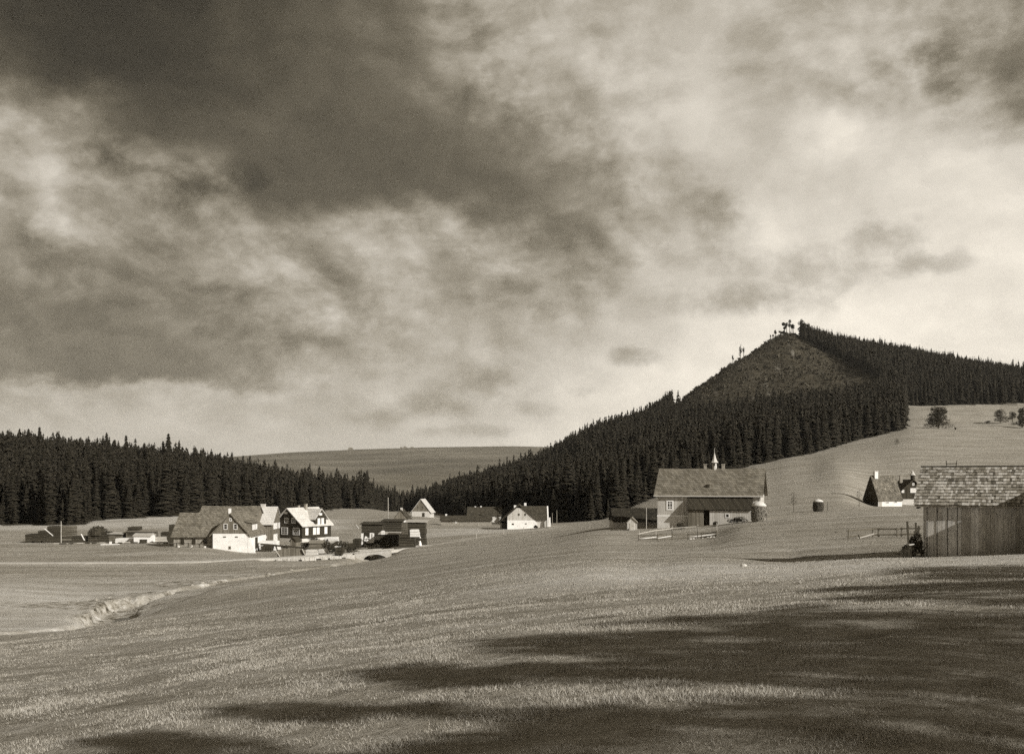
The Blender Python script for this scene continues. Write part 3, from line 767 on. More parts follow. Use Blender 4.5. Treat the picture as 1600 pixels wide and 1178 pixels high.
# ------------------------------------------------------------------ road, brook, bridge
def resample(pts, step):
    out = [Vector((*pts[0], 0))]
    for a, b in zip(pts[:-1], pts[1:]):
        a = Vector((*a, 0)); b = Vector((*b, 0)); n = max(1, int((b - a).length / step))
        for k in range(1, n + 1): out.append(a.lerp(b, k / n))
    for _ in range(6):
        out = [out[0]] + [(out[i - 1] + out[i] * 2 + out[i + 1]) / 4 for i in range(1, len(out) - 1)] + [out[-1]]
    return out
def ribbon(name, pts, wid, dz, material, carve=False, jit=0.0, thick=.5, wf=None):
    m = MB(); rows = []
    for i, p in enumerate(pts):
        t_ = (pts[min(i + 1, len(pts) - 1)] - pts[max(i - 1, 0)]).normalized(); n_ = Vector((-t_.y, t_.x, 0))
        w_ = wid * (1 + jit * random.uniform(-1, 1)) if wf is None else wf(i, p) * (1 + jit * random.uniform(-1, 1))
        zc = Hs(p.x, p.y, carve) + dz
        rows.append([p + n_ * w_ / 2 + Vector((0, 0, zc - thick)), p + n_ * w_ / 2 + Vector((0, 0, zc)), p - n_ * w_ / 2 + Vector((0, 0, zc)), p - n_ * w_ / 2 + Vector((0, 0, zc - thick))])
    vs = [v for r_ in rows for v in r_]
    fs = [(i * 4 + k, i * 4 + k + 1, i * 4 + k + 5, i * 4 + k + 4) for i in range(len(rows) - 1) for k in range(3)]
    m.add(vs, fs); return m.build(name, material)
roadp = resample(ROAD, 2.0)
M['path'] = mat('path_earth', .34, var=.25, scale=1.2)
kcut = next(i for i, p in enumerate(roadp) if CX + F * p.x / p.y > 664)
o = ribbon('path', roadp[kcut - 1:], 1.1, .05, M['path'], jit=.3, thick=.2); tag(o, 'thin worn path from the lane up to the white farmhouse', 'path', kind='structure')
o = ribbon('road', roadp[:kcut + 1], 2.7, .10, M['road'], jit=.12); tag(o, 'pale gravel lane crossing the valley and the stone bridge', 'road', kind='structure')
brk = [p for p in resample(BROOK, 1.5)]
pool = Vector((*W2(167, 108), 0))
def bw(i, p): return 1.5 + 3.2 * math.exp(-((p - pool).length / 3.2) ** 2) + (2.4 if (p - Vector((*W2(588, 180), 0))).length < 9 else 0)
m = MB(); rows = []
for i, p in enumerate(brk):
    t_ = (brk[min(i + 1, len(brk) - 1)] - brk[max(i - 1, 0)]).normalized(); n_ = Vector((-t_.y, t_.x, 0))
    z = Hs(p.x, p.y) + .12; w_ = bw(i, p); rows += [p + n_ * w_ / 2 + Vector((0, 0, z)), p - n_ * w_ / 2 + Vector((0, 0, z))]
m.add(rows, [(2 * i, 2 * i + 1, 2 * i + 3, 2 * i + 2) for i in range(len(brk) - 1) if not 205 < CX + F * brk[i].x / brk[i].y < 545])
tag(m.build('water', M['water']), 'narrow dark brook winding through the meadow', 'brook', kind='structure')

# low arched bridge: front wall with a segmental arch, deck, far wall, retaining wall with culverts
def arch_wall(m, x0, x1, ax0, ax1, zb, zt0, zt1, zspring, rise, y0, y1, n=18):
    """wall from x0..x1 with an arched hole ax0..ax1"""
    def top(x): return zt0 + (zt1 - zt0) * (x - x0) / (x1 - x0)
    xs_ = [x0] + [ax0 + (ax1 - ax0) * k / n for k in range(n + 1)] + [x1]
    def low(x):
        if x <= ax0 or x >= ax1: return zb
        u = (x - (ax0 + ax1) / 2) / ((ax1 - ax0) / 2); return zspring + rise * math.sqrt(max(0, 1 - u * u)) ** 1.0
    for a, b in zip(xs_[:-1], xs_[1:]):
        la = zb if b <= ax0 else low(a) if a > ax0 else zspring
        lb = zb if a >= ax1 else low(b) if b < ax1 else zspring
        if b <= ax0 + 1e-6: la = lb = zb
        if a >= ax1 - 1e-6: la = lb = zb
        m.hexa([(a, y0, la), (b, y0, lb), (b, y1, lb), (a, y1, la)], [(a, y0, top(a)), (b, y0, top(b)), (b, y1, top(b)), (a, y1, top(a))])
dB = 179.0; s = dB / F
bx0 = W2(588, dB)[0]; zr = Hs(*W2(588, 182), False)
br_e = empty('stone_bridge', (bx0, dB, zr), 0, 'low pale stone arch bridge carrying the lane over the brook', 'bridge')
m = MB(); arch_wall(m, -34 * s, 40 * s * .55, -22 * s, 19 * s, -2.6, .02, .50, -1.55, 1.35, 0, .45); m.build('front_wall', M['palestone'], br_e)
m = MB(); arch_wall(m, -34 * s, 40 * s * .55, -22 * s, 19 * s, -2.6, .02, .50, -1.55, 1.35, 4.6, 5.0); m.build('rear_wall', M['palestone'], br_e)
m = MB(); arch_wall(m, -23.0 * s, 20 * s, -22 * s, 19 * s, -2.6, -.12, .16, -1.56, 1.34, .45, 4.6); m.build('vault', M['stone'], br_e)
m = MB(); m.hexa([(-34*s, -.08, .03), (22*s, -.08, .51), (22*s, .55, .51), (-34*s, .55, .03)], [(-34*s, -.08, .17), (22*s, -.08, .65), (22*s, .55, .65), (-34*s, .55, .17)]); m.build('coping', M['palestone'], br_e)
# roadside retaining wall of rough stone with dark culverts
rw = empty('retaining_wall', (0, 0, 0), 0, 'rough stone wall with small dark culvert openings along the lane', 'wall')
cur = W2(430, 174.9)
m1 = MB(); holes = [(441, 446), (466, 472), (493, 501), (511, 516), (533, 540)]
px_ = 432.0
def wz(p): return Hs(*W2(p, 177.5 + max(0, p - 490) * .03), False) + .02
while px_ < 554:
    nx = px_ + 2.0; d_ = 175.3 + max(0, (px_ - 470)) * .028
    x_, y_ = W2(px_, d_); x2, y2 = W2(nx, d_ + .056)
    zt, zt2 = wz(px_), wz(nx); hole = any(a <= px_ < b for a, b in holes)
    lowz = zt - .32 if hole else zt - 1.5
    j = random.uniform(-.05, .05)
    m1.hexa([(x_, y_ + j, lowz), (x2, y2 + j, lowz), (x2, y2 + .5, lowz), (x_, y_ + .5, lowz)], [(x_, y_ + j, zt), (x2, y2 + j, zt2), (x2, y2 + .5, zt2), (x_, y_ + .5, zt)])
    px_ = nx
m1.build('stonework', M['palestone'], rw)
m2 = MB()
for a, b in holes:
    d_ = 175.3 + max(0, (a - 470)) * .028; x_, y_ = W2(a, d_); x2, _ = W2(b, d_); z = wz(a)
    m2.box(x_, x2, y_ + .51, y_ + .6, z - 1.5, z - .1)  # dark plates stand for the shade inside the openings
m2.build('culvert', M['dark_wood'], rw)

# ------------------------------------------------------------------ building kit
def face_map(face, w_, dp):
    if face == 'F': return lambda a, n, z: (a, -n, z)
    if face == 'R': return lambda a, n, z: (w_ / 2 + n, a, z)
    if face == 'L': return lambda a, n, z: (-w_ / 2 - n, dp - a, z)
    return lambda a, n, z: (-a, dp + n, z)
def fbox(m, fm, a0, a1, n0, n1, z0, z1):
    c = [fm(a, n, z) for z in (z0, z1) for (a, n) in ((a0, n0), (a1, n0), (a1, n1), (a0, n1))]
    m.hexa(c[:4], c[4:])
def window(root, fm, a, z, ww, wh, frame=None, pane=None, nx_=2, nz_=3, fw=.09, label=None):
    m = MB(); P_ = .06
    fbox(m, fm, a - ww/2, a - ww/2 + fw, .0, P_, z, z + wh); fbox(m, fm, a + ww/2 - fw, a + ww/2, .0, P_, z, z + wh)
    fbox(m, fm, a - ww/2 + fw, a + ww/2 - fw, .0, P_, z, z + fw); fbox(m, fm, a - ww/2 + fw, a + ww/2 - fw, .0, P_, z + wh - fw, z + wh)
    t_ = fw * .42
    for i in range(1, nx_):
        c = a - ww/2 + ww * i / nx_; fbox(m, fm, c - t_/2, c + t_/2, .0, P_ - .015, z + fw, z + wh - fw)
    for j in range(1, nz_):
        c = z + wh * j / nz_; fbox(m, fm, a - ww/2 + fw, a + ww/2 - fw, .0, P_ - .02, c - t_/2, c + t_/2)
    f = m.build('window', frame or M['trim'], root)
    if label: f['label'] = label
    m = MB(); fbox(m, fm, a - ww/2 + .02, a + ww/2 - .02, -.03, .022, z + .02, z + wh - .02); m.build('pane', pane or M['glass'], f)
    return f
def door(root, fm, a, z, ww, wh, material=None):
    m = MB(); fbox(m, fm, a - ww/2, a + ww/2, 0, .05, z, z + wh); d = m.build('door', material or M['dark_boards'], root)
    m = MB(); fbox(m, fm, a + ww/2 - .18, a + ww/2 - .08, .05, .11, z + wh*.45, z + wh*.52); m.build('handle', M['metal'], d); return d
def chevron(m, c0, half0, half1, ze0, ze1, zr, th_, a0, a1, axis):
    """roof shell: eaves at c0-half0 (height ze0) and c0+half1 (ze1), ridge zr"""
    poly = [(c0 - half0, ze0), (c0, zr), (c0 + half1, ze1), (c0 + half1, ze1 + th_), (c0, zr + th_ * 1.25), (c0 - half0, ze0 + th_)]
    # two slabs sharing the ridge line, cut into lengths whose heights wander a little
    nseg = max(2, int(abs(a1 - a0) / 1.6)); rj = random.Random(int((abs(a0) + zr) * 100))
    dzs = [rj.uniform(-.035, .035) - .05 * math.sin(math.pi * k / nseg) for k in range(nseg + 1)]
    dze = [rj.uniform(-.03, .03) for k in range(nseg + 1)]
    for q in ((0, 1, 4, 5), (1, 2, 3, 4)):
        for k in range(nseg):
            sides = []
            for kk in (k, k + 1):
                a = a0 + (a1 - a0) * kk / nseg
                ring = []
                for i_ in q:
                    c, z = poly[i_]; z += dzs[kk] if i_ in (1, 4) else dze[kk] * (1 if i_ in (0, 5) else -1)
                    ring.append((c, a, z) if axis == 'y' else (a, c, z))
                sides.append(ring)
            m.hexa(sides[0], sides[1])
def house(name, label, cat, loc, rz, w_, dp, wh, rh, ridge, wall, roof, gable=None, over=.4, side=.3, found=1.2,
          wins=(), doors=(), chim=(), th_=.16, group=None, ridge_off=0.0):
    e = empty(name, loc, rz, label, cat, group)
    m = MB(); m.box(-w_/2, w_/2, 0, dp, -found, wh); m.build('wall', wall, e)
    gm = MB()
    if ridge == 'y':
        c0 = ridge_off; sl = rh / (w_/2)
        gm.prism([(-w_/2 + .01, wh), (w_/2 - .01, wh), (c0, wh + rh)], .0 if gable is wall or gable is None else -.02, dp + .02, 'y')
        sL = rh / (c0 + w_/2); sR = rh / (w_/2 - c0)
        m = MB(); chevron(m, c0, c0 + w_/2 + over, w_/2 - c0 + over, wh - sL * over + .03, wh - sR * over + .03, wh + rh + .03, th_, -side, dp + side, 'y')
    else:
        c0 = dp / 2 + ridge_off
        gm.prism([(.01, wh), (dp - .01, wh), (c0, wh + rh)], -w_/2 - .02, w_/2 + .02, 'x')
        sL = rh / c0; sR = rh / (dp - c0)
        m = MB(); chevron(m, c0, c0 + over, dp - c0 + over, wh - sL * over + .03, wh - sR * over + .03, wh + rh + .03, th_, -w_/2 - side, w_/2 + side, 'x')
    gm.build('gable', gable or wall, e)
    rf = m.build('roof', roof, e)
    for c in chim:
        cx_, cy_, cw, zb, zt = c[:5]; mt = c[5] if len(c) > 5 else M['brick']
        mm = MB(); mm.box(cx_ - cw/2, cx_ + cw/2, cy_ - cw/2, cy_ + cw/2, zb, zt); mm.box(cx_ - cw/2 - .06, cx_ + cw/2 + .06, cy_ - cw/2 - .06, cy_ + cw/2 + .06, zt + .001, zt + .13)
        mm.build('chimney', mt, rf)
    for q in wins:
        face, a, z, ww, wh_ = q[:5]; kw = q[5] if len(q) > 5 else {}
        window(e, face_map(face, w_, dp), a, z, ww, wh_, **kw)
    for q in doors:
        face, a, z, ww, wh_ = q[:5]; door(e, face_map(face, w_, dp), a, z, ww, wh_, q[5] if len(q) > 5 else None)
    return e, rf
def K0(px, pyb, d): return Vector(((px - CX) / F * d, d, (HY - pyb) / F * d))
def K(px, pyb, d, ground=False):
    """where the base row meets the meadow, near distance d"""
    p = K0(px, pyb, d); zg = Hs(p.x, p.y)
    if p.z < zg - .05:
        dd = np.linspace(d * .72, d, 80); zz = H((px - CX) / F * dd, dd); pg = HY - F * zz / dd
        i = int(np.argmin(np.abs(pg - pyb))); dn = float(dd[i]); return Vector(((px - CX) / F * dn, dn, float(zz[i])))
    if ground: p.z = zg
    return p

# ---- farmstead: gabled farmhouse with barn wing
s = 200 / F
e, rf = house('farmhouse', 'whitewashed farmhouse with a boarded gable and a long shingled barn wing', 'farmhouse', K(360, 860, 200), 0,
              55 * s, 14.5, 26.5 * s, 30 * s, 'y', M['white'], M['roof_grey'], gable=M['grey_boards'], over=.55, side=.35,
              wins=[('F', -7.5*s, 33*s, 6*s, 9*s, dict(nx_=1, nz_=2)), ('F', 8*s, 33*s, 6*s, 9*s, dict(nx_=1, nz_=2)), ('F', .5*s, 46*s, 3.6*s, 5*s, dict(nx_=1, nz_=2)),
                    ('F', -9*s, 20.5*s, 4.6*s, 1.7*s, dict(frame=M['old_wood'], nx_=1, nz_=1, fw=.04)), ('F', 9.5*s, 20.5*s, 4.6*s, 1.7*s, dict(frame=M['old_wood'], nx_=1, nz_=1, fw=.04)),
                    ('F', -1*s, 2*s, 4*s, 5*s, dict(frame=M['stone'], nx_=1, nz_=1, fw=.12))],
              doors=[('R', 6.5, 0, 2.0, 2.2)])
m = MB(); m.box(-6.7/2 - .0 - 8.1, -6.7/2, 2.0, 11.5, -1.2, 22.5*s); m.build('barn_wall', M['stone'], e)
m = MB(); chevron(m, 7.0, 5.6, 5.2, 20*s, 20*s, 56*s, .16, -6.7/2 - 8.5, -.6, 'x'); br2 = m.build('barn_roof', M['roof_grey'], e)
m = MB(); m.box(-2.2, -1.75, 6.7, 7.15, 54*s, 64*s); m.build('chimney', M['white'], br2)
m = MB(); m.prism([(2.1, 22.5*s + .01), (11.4, 22.5*s + .01), (7.0, 54*s)], -11.3, -3.4, 'x'); m.build('barn_gable', M['grey_boards'], e)
fm = lambda a, n, z: (a, 2.0 - n, z)
for a in (-7.6, -5.4, -9.8): window(e, fm, a, .9, .9, 1.3, frame=M['old_wood'], nx_=1, nz_=1)
# dormer on the right slope
dr = MB(); xw = 6.7/2; z0 = 26.5*s
dr.hexa([(1.9, 4.0, z0 + 1.1), (3.05, 4.0, z0 + .3), (3.05, 8.6, z0 + .3), (1.9, 8.6, z0 + 1.1)], [(1.9, 4.0, z0 + 2.0), (3.05, 4.0, z0 + 1.75), (3.05, 8.6, z0 + 1.75), (1.9, 8.6, z0 + 2.0)])
dd = dr.build('dormer', M['grey_boards'], e)
m = MB(); m.hexa([(1.2, 3.8, z0 + 2.25), (3.3, 3.8, z0 + 1.77), (3.3, 8.8, z0 + 1.77), (1.2, 8.8, z0 + 2.25)], [(1.2, 3.8, z0 + 2.4), (3.3, 3.8, z0 + 1.9), (3.3, 8.8, z0 + 1.9), (1.2, 8.8, z0 + 2.4)]); m.build('dormer_roof', M['roof_grey'], dd)
for k in range(3):
    m = MB(); m.box(3.06, 3.13, 4.5 + k * 1.4, 5.4 + k * 1.4, z0 + .45, z0 + 1.5); m.build('dormer_window', M['trim'], dd)
m = MB(); m.hexa([(xw + .01, -.05, -1), (xw + 1.5, -.05, -1), (xw + 1.5, .5, -1), (xw + .01, .5, -1)], [(xw + .01, -.05, 23*s), (xw + .3, -.05, 23*s), (xw + .3, .5, 23*s), (xw + .01, .5, 23*s)]); m.build('buttress', M['white'], e)

# long barn roof behind
s = 226 / F
house('long_barn', 'long grey roofed barn standing behind the white gabled farmhouse', 'barn', K(352, 850, 226), 0, 88*s, 10, 32*s, 24*s, 'x', M['grey_boards'], M['roof_grey'], over=.4)
# middle house
s = 227 / F
house('mill_house', 'grey boarded house with a bright pale roof between farmhouse and dark villa', 'house', K(410.5, 848, 227), 0, 31*s, 8.6, 30.5*s, 24*s, 'x', M['grey_boards'], M['roof_pale'], over=.5, side=.2,
      wins=[('F', 4.5*s, 7*s, 4*s, 4*s, dict(nx_=1, nz_=1, pane=M['white_pane'])), ('F', -9*s, 18*s, 4*s, 5*s, {}),
            ('R', 2.6, 21*s, 3.6, 9.5*s, dict(nx_=4, nz_=2, pane=M['white_pane'])), ('R', 2.6, 2*s, 3.6, 11*s, dict(nx_=4, nz_=2, pane=M['white_pane'])),
            ('R', 6.3, 21*s, 1.6, 9*s, dict(pane=M['white_pane']))],
      chim=[(-6.5*s, 4.3, .9, 50*s, 59*s, M['offwhite'])])
# villa, turned so that a shaded gable and a sunlit side both show
s = 238 / F; rot = R(-31)
kx = K(472, 847, 236.5)
wv, lv = 8.3, 9.6
cosr, sinr = math.cos(rot), math.sin(rot)
off = Vector((wv/2 * cosr, wv/2 * sinr, 0))    # front right corner sits at kx
e, rf = house('villa', 'dark shingled two storey villa with white windows and bright pale gabled roofs', 'house', kx - off, rot, wv, lv, 3.75, 3.55, 'y', M['villa_shingle'], M['roof_pale'], over=.5, side=.45,
      wins=[('F', -.45, 4.1, 1.1, 1.2, dict(nx_=2, nz_=3)), ('F', 1.65, 4.1, 1.1, 1.2, dict(nx_=2, nz_=3)), ('F', -1.0, 1.55, 1.9, 1.6, dict(nx_=4, nz_=3)), ('F', 2.45, 1.55, 1.9, 1.6, dict(nx_=4, nz_=3)),
            ('F', -.6, 6.15, .9, .42, dict(nx_=1, nz_=1, pane=M['white_pane'])),
            ('R', 1.5, 1.5, .95, 1.55, dict(nx_=1, nz_=1, pane=M['white_pane'])), ('R', 4.0, 1.5, .95, 1.55, dict(nx_=1, nz_=1, pane=M['white_pane'])), ('R', 5.2, 1.5, .95, 1.55, dict(nx_=1, nz_=1, pane=M['white_pane'])), ('R', 7.8, 1.5, .95, 1.55, dict(nx_=1, nz_=1, pane=M['white_pane']))],
      chim=[(.5, 5.2, .55, 6.6, 8.1), (-.6, 4.0, .5, 6.6, 7.8)])
m = MB(); m.box(-wv/2 - .06, wv/2 + .06, -.06, lv + .06, -1.3, .75); m.build('stone_base', M['offwhite'], e)
# side gable dormer facing right
m = MB(); m.prism([(4.0, 3.3), (7.7, 3.3), (7.7, 4.9), (5.85, 7.0), (4.0, 4.9)], .6, wv/2 + .18, 'x'); dg = m.build('side_gable', M['villa_shingle'], e)
m = MB(); chevron(m, 5.85, 2.3, 2.3, 4.75, 4.75, 7.1, .14, -.1, wv/2 + .6, 'x'); m.build('side_gable_roof', M['roof_pale'], dg)
fmR = lambda a, n, z: (wv/2 + .18 + n, a, z)
for a in (5.25, 6.5): window(e, fmR, a, 3.75, .85, 1.35, nx_=1, nz_=1, pane=M['white_pane'])
window(e, fmR, 5.85, 5.75, .9, .5, nx_=1, nz_=1, pane=M['white_pane'])

# ---- small far cottages
s = 317 / F
house('cottage', 'small cottage with white lower wall and low dark roof behind the lumber stacks', 'cottage', K(626, 822, 317), R(0), 25*s, 9, 9*s, 15*s, 'y', M['white'], M['roof_dark'], gable=M['grey_boards'], over=.35, side=.2,
      wins=[('F', -3.5*s, 3*s, 3*s, 4*s, {}), ('F', 3.5*s, 3*s, 3*s, 4*s, {}), ('R', 3, 3*s, 1, 1, {})], chim=[(0, 2.5, .6, 23*s, 27*s, M['offwhite'])])
s = 420 / F
house('cottage', 'tall gabled cottage in front of the forest, its right roof slope shining', 'cottage', K(657.5, 807, 420), R(-6), 28*s, 9, 8*s, 18*s, 'y', M['offwhite'], M['roof_pale'], gable=M['grey_boards'], over=.6, side=.3,
      wins=[('F', -4.5*s, 12*s, 2.6*s, 3.5*s, dict(frame=M['old_wood'], nx_=1, nz_=1)), ('F', 3*s, 12*s, 2.6*s, 3.5*s, dict(frame=M['old_wood'], nx_=1, nz_=1))], doors=[('F', 4*s, 0, 4*s, 6*s)])
# long low sheds in front of the wood
s = 330 / F
house('low_shed', 'long low dark roofed stone shed on the meadow left of the white farmhouse', 'shed', K(728, 821, 330), R(0), 77*s, 6, 8.0*s, 6*s, 'x', M['stone'], M['roof_dark'], over=.5,
      chim=[(-31*s, 3, .5, 10*s, 16.5*s, M['white'])], wins=[('F', -15*s, 4*s, 3.4*s, 3.2*s, dict(nx_=1, nz_=1, pane=M['white_pane']))])
s = 372 / F
house('dark_barn', 'long dark roofed barn at the forest edge behind the low stone shed', 'barn', K(757, 811, 372), R(0), 53*s, 9, 6*s, 12*s, 'x', M['offwhite'], M['roof_dark'], over=.4,
      chim=[(-6*s, 4.5, .5, 16*s, 19.5*s, M['white']), (-15*s, 4.5, .5, 16*s, 19*s, M['white'])])
# white farmhouse
s = 282 / F
e = empty('farmhouse', K(816.5, 826, 282), 0, 'white farmhouse with pale boarded gable and broad dark roofs before the forest', 'farmhouse')
m = MB(); m.box(-23*s, 22*s, 0, 13, -1.2, 13*s); m.build('wall', M['white'], e)
m = MB(); m.prism([(-23*s, 13*s + .01), (21.5*s, 13*s + .01), (-1*s, 31.5*s), (-9*s, 31.5*s), (-23*s, 19*s)], .02, 12.9, 'y'); m.build('gable', M['pale_boards'], e)
m = MB(); m.box(-34*s, -23.2*s, 1.2, 12, -1.2, 9*s); m.build('side_shed', M['dark_boards'], e)
m = MB(); chevron(m, -5*s, 30.5*s, 28.5*s, 9.5*s, 11.5*s, 35.5*s, .2, -.35, 13.4, 'y'); rf = m.build('roof', M['roof_dark'], e)
m = MB(); m.box(-13*s, -9.5*s, .8, 1.4, 27*s, 35.5*s); m.build('chimney', M['white'], rf)
m = MB(); m.box(3*s, 6.5*s, 8, 8.6, 28*s, 38*s); m.build('chimney', M['white'], rf)
fmF = face_map('F', 46*s, 13)
window(e, fmF, -14.5*s, 6*s, 3.2*s, 2.2*s, frame=M['old_wood'], nx_=1, nz_=1, fw=.03); window(e, fmF, 5*s, 7*s, 3*s, 1.4*s, frame=M['old_wood'], nx_=1, nz_=1, fw=.03)
for a in (-5.5, 4): window(e, fmF, a*s, 20*s, 2.6*s, 3.2*s, frame=M['old_wood'], nx_=1, nz_=1, fw=.05)
m = MB(); m.box(22.1*s, 37.9*s, 2.5, 10.5, -1, 13.5*s); m.build('side_wall', M['pale_boards'], e)
m = MB(); chevron(m, 6.5, 4.6, 4.6, 12.5*s, 12.5*s, 32.5*s, .18, 0*s, 38*s, 'x'); m.build('side_roof', M['roof_dark'], e)
m = MB(); m.prism([(2.3, -1), (10.7, -1), (10.7, 13*s), (6.5, 33.5*s), (2.3, 13*s)], 38*s, 40*s, 'x'); m.build('end_gable', M['white'], e)
m = MB(); m.hexa([(39.5*s, .4, -1), (43*s, .4, -1), (43*s, 1.4, -1), (39.5*s, 1.4, -1)], [(40.5*s, .6, 17*s), (42.2*s, .6, 17*s), (42.2*s, 1.2, 17*s), (40.5*s, 1.2, 17*s)]); m.build('gate_pillar', M['white'], e)

# ---- schoolhouse on the slope
sK = 148 / F; rot = R(-17.6)
base = K(1106, 821, 148)
wS, dS = 14.25, 8.6; eH = 48 * sK; 
e, rf = house('schoolhouse', 'large boarded schoolhouse with long shingled roof and small bell turret on the slope', 'schoolhouse', base, rot, wS, dS, eH, 3.55, 'x', M['pale_boards'], M['roof_grey'], over=.36, side=.5, found=1.5, gable=M['dark_boards'])
def LX(px): return (px - 1106) * sK / math.cos(rot) * (1 + 0)     # picture column to local x on the front
window(e, face_map('F', wS, dS), LX(1049.5), 23.5*sK, 1.0, 1.42, nx_=2, nz_=3, fw=.2, pane=M['glass'])
m = MB(); m.box(-wS/2 - .05, LX(1077), -.07, -.0, 13.6*sK, 15.8*sK); m.build('sill_band', M['trim'], e)
m = MB(); m.box(-wS/2 - .02, LX(1077), -.05, .0, -1.4, 13.6*sK - .01); m.build('white_base', M['offwhite'], e)
m = MB(); m.beam((-wS/2 - .5, -.42, eH - .20), (wS/2 + .5, -.42, eH - .18), .12, .14); m.build('gutter', M['metal'], e)
# annexe with a steep boarded lean-to roof
ax0, ax1, pr = LX(1077), LX(1172), 1.2
m = MB(); m.hexa([(ax0, -pr - .25, eH - 2.15), (ax1, -pr - .25, eH - 2.15), (ax1, -.05, eH - .40), (ax0, -.05, eH - .40)],
                 [(ax0, -pr - .32, eH - 2.05), (ax1, -pr - .32, eH - 2.05), (ax1, -.05, eH - .22), (ax0, -.05, eH - .22)]); m.build('annexe_roof', M['dark_boards'], e)
m = MB(); m.box(ax0 + .15, LX(1101), -pr, -.06, -1.2, eH - 2.13); m.build('annexe_wall', M['grey_boards'], e)
m = MB(); m.box(LX(1110), ax1 - .1, -pr, -.06, -1.2, eH - 2.13); m.build('annexe_wall', M['pale_boards'], e)
m = MB(); m.box(LX(1101) + .02, LX(1110) - .02, -.3, -.06, -1.2, eH - 2.2); m.build('doorway', M['dark_wood'], e)
window(e, lambda a, n, z: (a, -pr - n, z), LX(1136), 13*sK, .55, .6, nx_=1, nz_=1)
# turret
tx = LX(1110.5) - .0; ty = dS/2; rz_ = eH + 3.55
m = MB(); m.lathe([(.22, rz_ - .3), (.34, rz_ + .45), (.34, rz_ + .55), (.30, rz_ + .56), (.30, rz_ + 1.0), (.36, rz_ + 1.05)], 8, tx, ty); tt = m.build('bell_turret', M['palestone'], rf)
m = MB(); m.lathe([(.56, rz_ + 1.05), (.40, rz_ + 1.25), (.24, rz_ + 1.6), (.13, rz_ + 2.05), (.03, rz_ + 2.45), (.012, rz_ + 3.15)], 8, tx, ty); m.build('turret_cap', M['metal'], tt)
m = MB(); m.box(tx - .12, tx + .12, ty - .345, ty - .30, rz_ + .58, rz_ + .95); m.build('louvre', M['dark_wood'], tt)
for cxp in (1096.5, 1123.5):
    cx_ = LX(cxp) ; m = MB(); m.box(cx_ - .2, cx_ + .2, dS/2 - .1, dS/2 + .3, rz_ - .3, rz_ + .72); m.box(cx_ - .25, cx_ + .25, dS/2 - .15, dS/2 + .35, rz_ + .721, rz_ + .85); m.build('chimney', M['brick'], rf)
m = MB(); m.box(LX(1105) - .2, LX(1105) + .2, .9, 1.6, eH + 1.0, eH + 1.5); m.build('skylight', M['dark_wood'], rf)
m = MB(); m.box(wS/2, wS/2 + .14, -.12, .1, -1, eH); m.build('downpipe', M['metal'], e)
window(e, face_map('R', wS, dS), 3.0, eH + .5, .8, 1.2, nx_=1, nz_=2, pane=M['white_pane'])
window(e, face_map('R', wS, dS), 5.6, eH + .5, .8, 1.2, nx_=1, nz_=2, pane=M['white_pane'])
# low hut left of the school
s = 166 / F
house('hut', 'low hut with a big dark hipped roof left of the schoolhouse', 'hut', K(1000, 822, 166), R(0), 82*s, 6.5, 8*s, 17*s, 'x', M['offwhite'], M['dark_thatch'], over=.35, side=.1, gable=M['dark_thatch'],
      doors=[('F', 10*s, -.4, 5*s, 8*s)])
s = 150 / F
e, rf = house('well_house', 'tiny round fronted pale hut beside the pole left of the schoolhouse', 'hut', K(987.5, 827, 150), R(-8), 15*s, 1.9, 11*s, 7*s, 'y', M['pale_boards'], M['old_wood'], over=.14, side=.15, th_=.07,
      doors=[('F', 0, 1.5*s, 7*s, 8*s, M['pale_wood'])])
m = MB(); m.box(-.35, .35, -.9, -.05, -.5, .18); m.build('step', M['palestone'], e)

# ---- hillside chalet and turreted house
s = 222 / F
rot = R(9)
e, rf = house('chalet', 'steep roofed chalet with gable end coloured dark for shade and white front on the hillside', 'chalet', K(1391, 791, 222), rot, 40*s, 6.4, 11*s, 36*s, 'x', M['white'], M['thatch'], gable=M['dark_wood'], over=.25, side=.12,
      wins=[('F', -4.5*s, 4.5*s, 5*s, 3*s, dict(nx_=2, nz_=1)), ('F', 9*s, 5.5*s, 5*s, 3*s, dict(nx_=2, nz_=1))], chim=[(-13*s, 2.9, .75, 43*s, 54*s, M['white'])], doors=[('F', -16.5*s, -.2, 5*s, 10*s, M['pale_wood'])])
m = MB(); m.box(-20.1*s - .1, -20*s - .02, .05, 6.35, -1, 11.2*s); m.build('shade_sheet', M['dark_wood'], e)  # end wall and gable coloured dark to stand for their shade
s = 246 / F
e, rf = house('turret_house', 'dark gabled house with a white capped turret behind the steep roofed chalet', 'house', K(1427, 789, 246), R(0), 38*s, 8, 21*s, 17*s, 'y', M['dark_boards'], M['roof_dark'], over=.4, side=.3,
      wins=[('F', 1.5*s, 19*s, 12*s, 7*s, dict(nx_=4, nz_=1, pane=M['white_pane'])), ('F', -16*s, 19*s, 4*s, 4.5*s, dict(nx_=1, nz_=1, pane=M['white_pane'])), ('F', 0, 30*s, 3*s, 4*s, {}), ('F', 6*s, 2*s, 6*s, 7*s, dict(nx_=2, nz_=1, pane=M['white_pane']))],
      chim=[(-9*s, 4, .6, 34*s, 45*s)])
m = MB(); m.box(-19*s - .04, 19*s + .04, -.05, 8.02, -1.2, 9*s); m.build('stone_base', M['offwhite'], e)
m = MB(); m.lathe([(.5, 36*s), (.5, 46*s)], 8, 1*s, .8); tt = m.build('turret', M['dark_boards'], rf)
m = MB(); m.lathe([(.72, 46*s), (.4, 49*s), (.02, 53.5*s)], 8, 1*s, .8); m.build('turret_cap', M['metal'], tt)

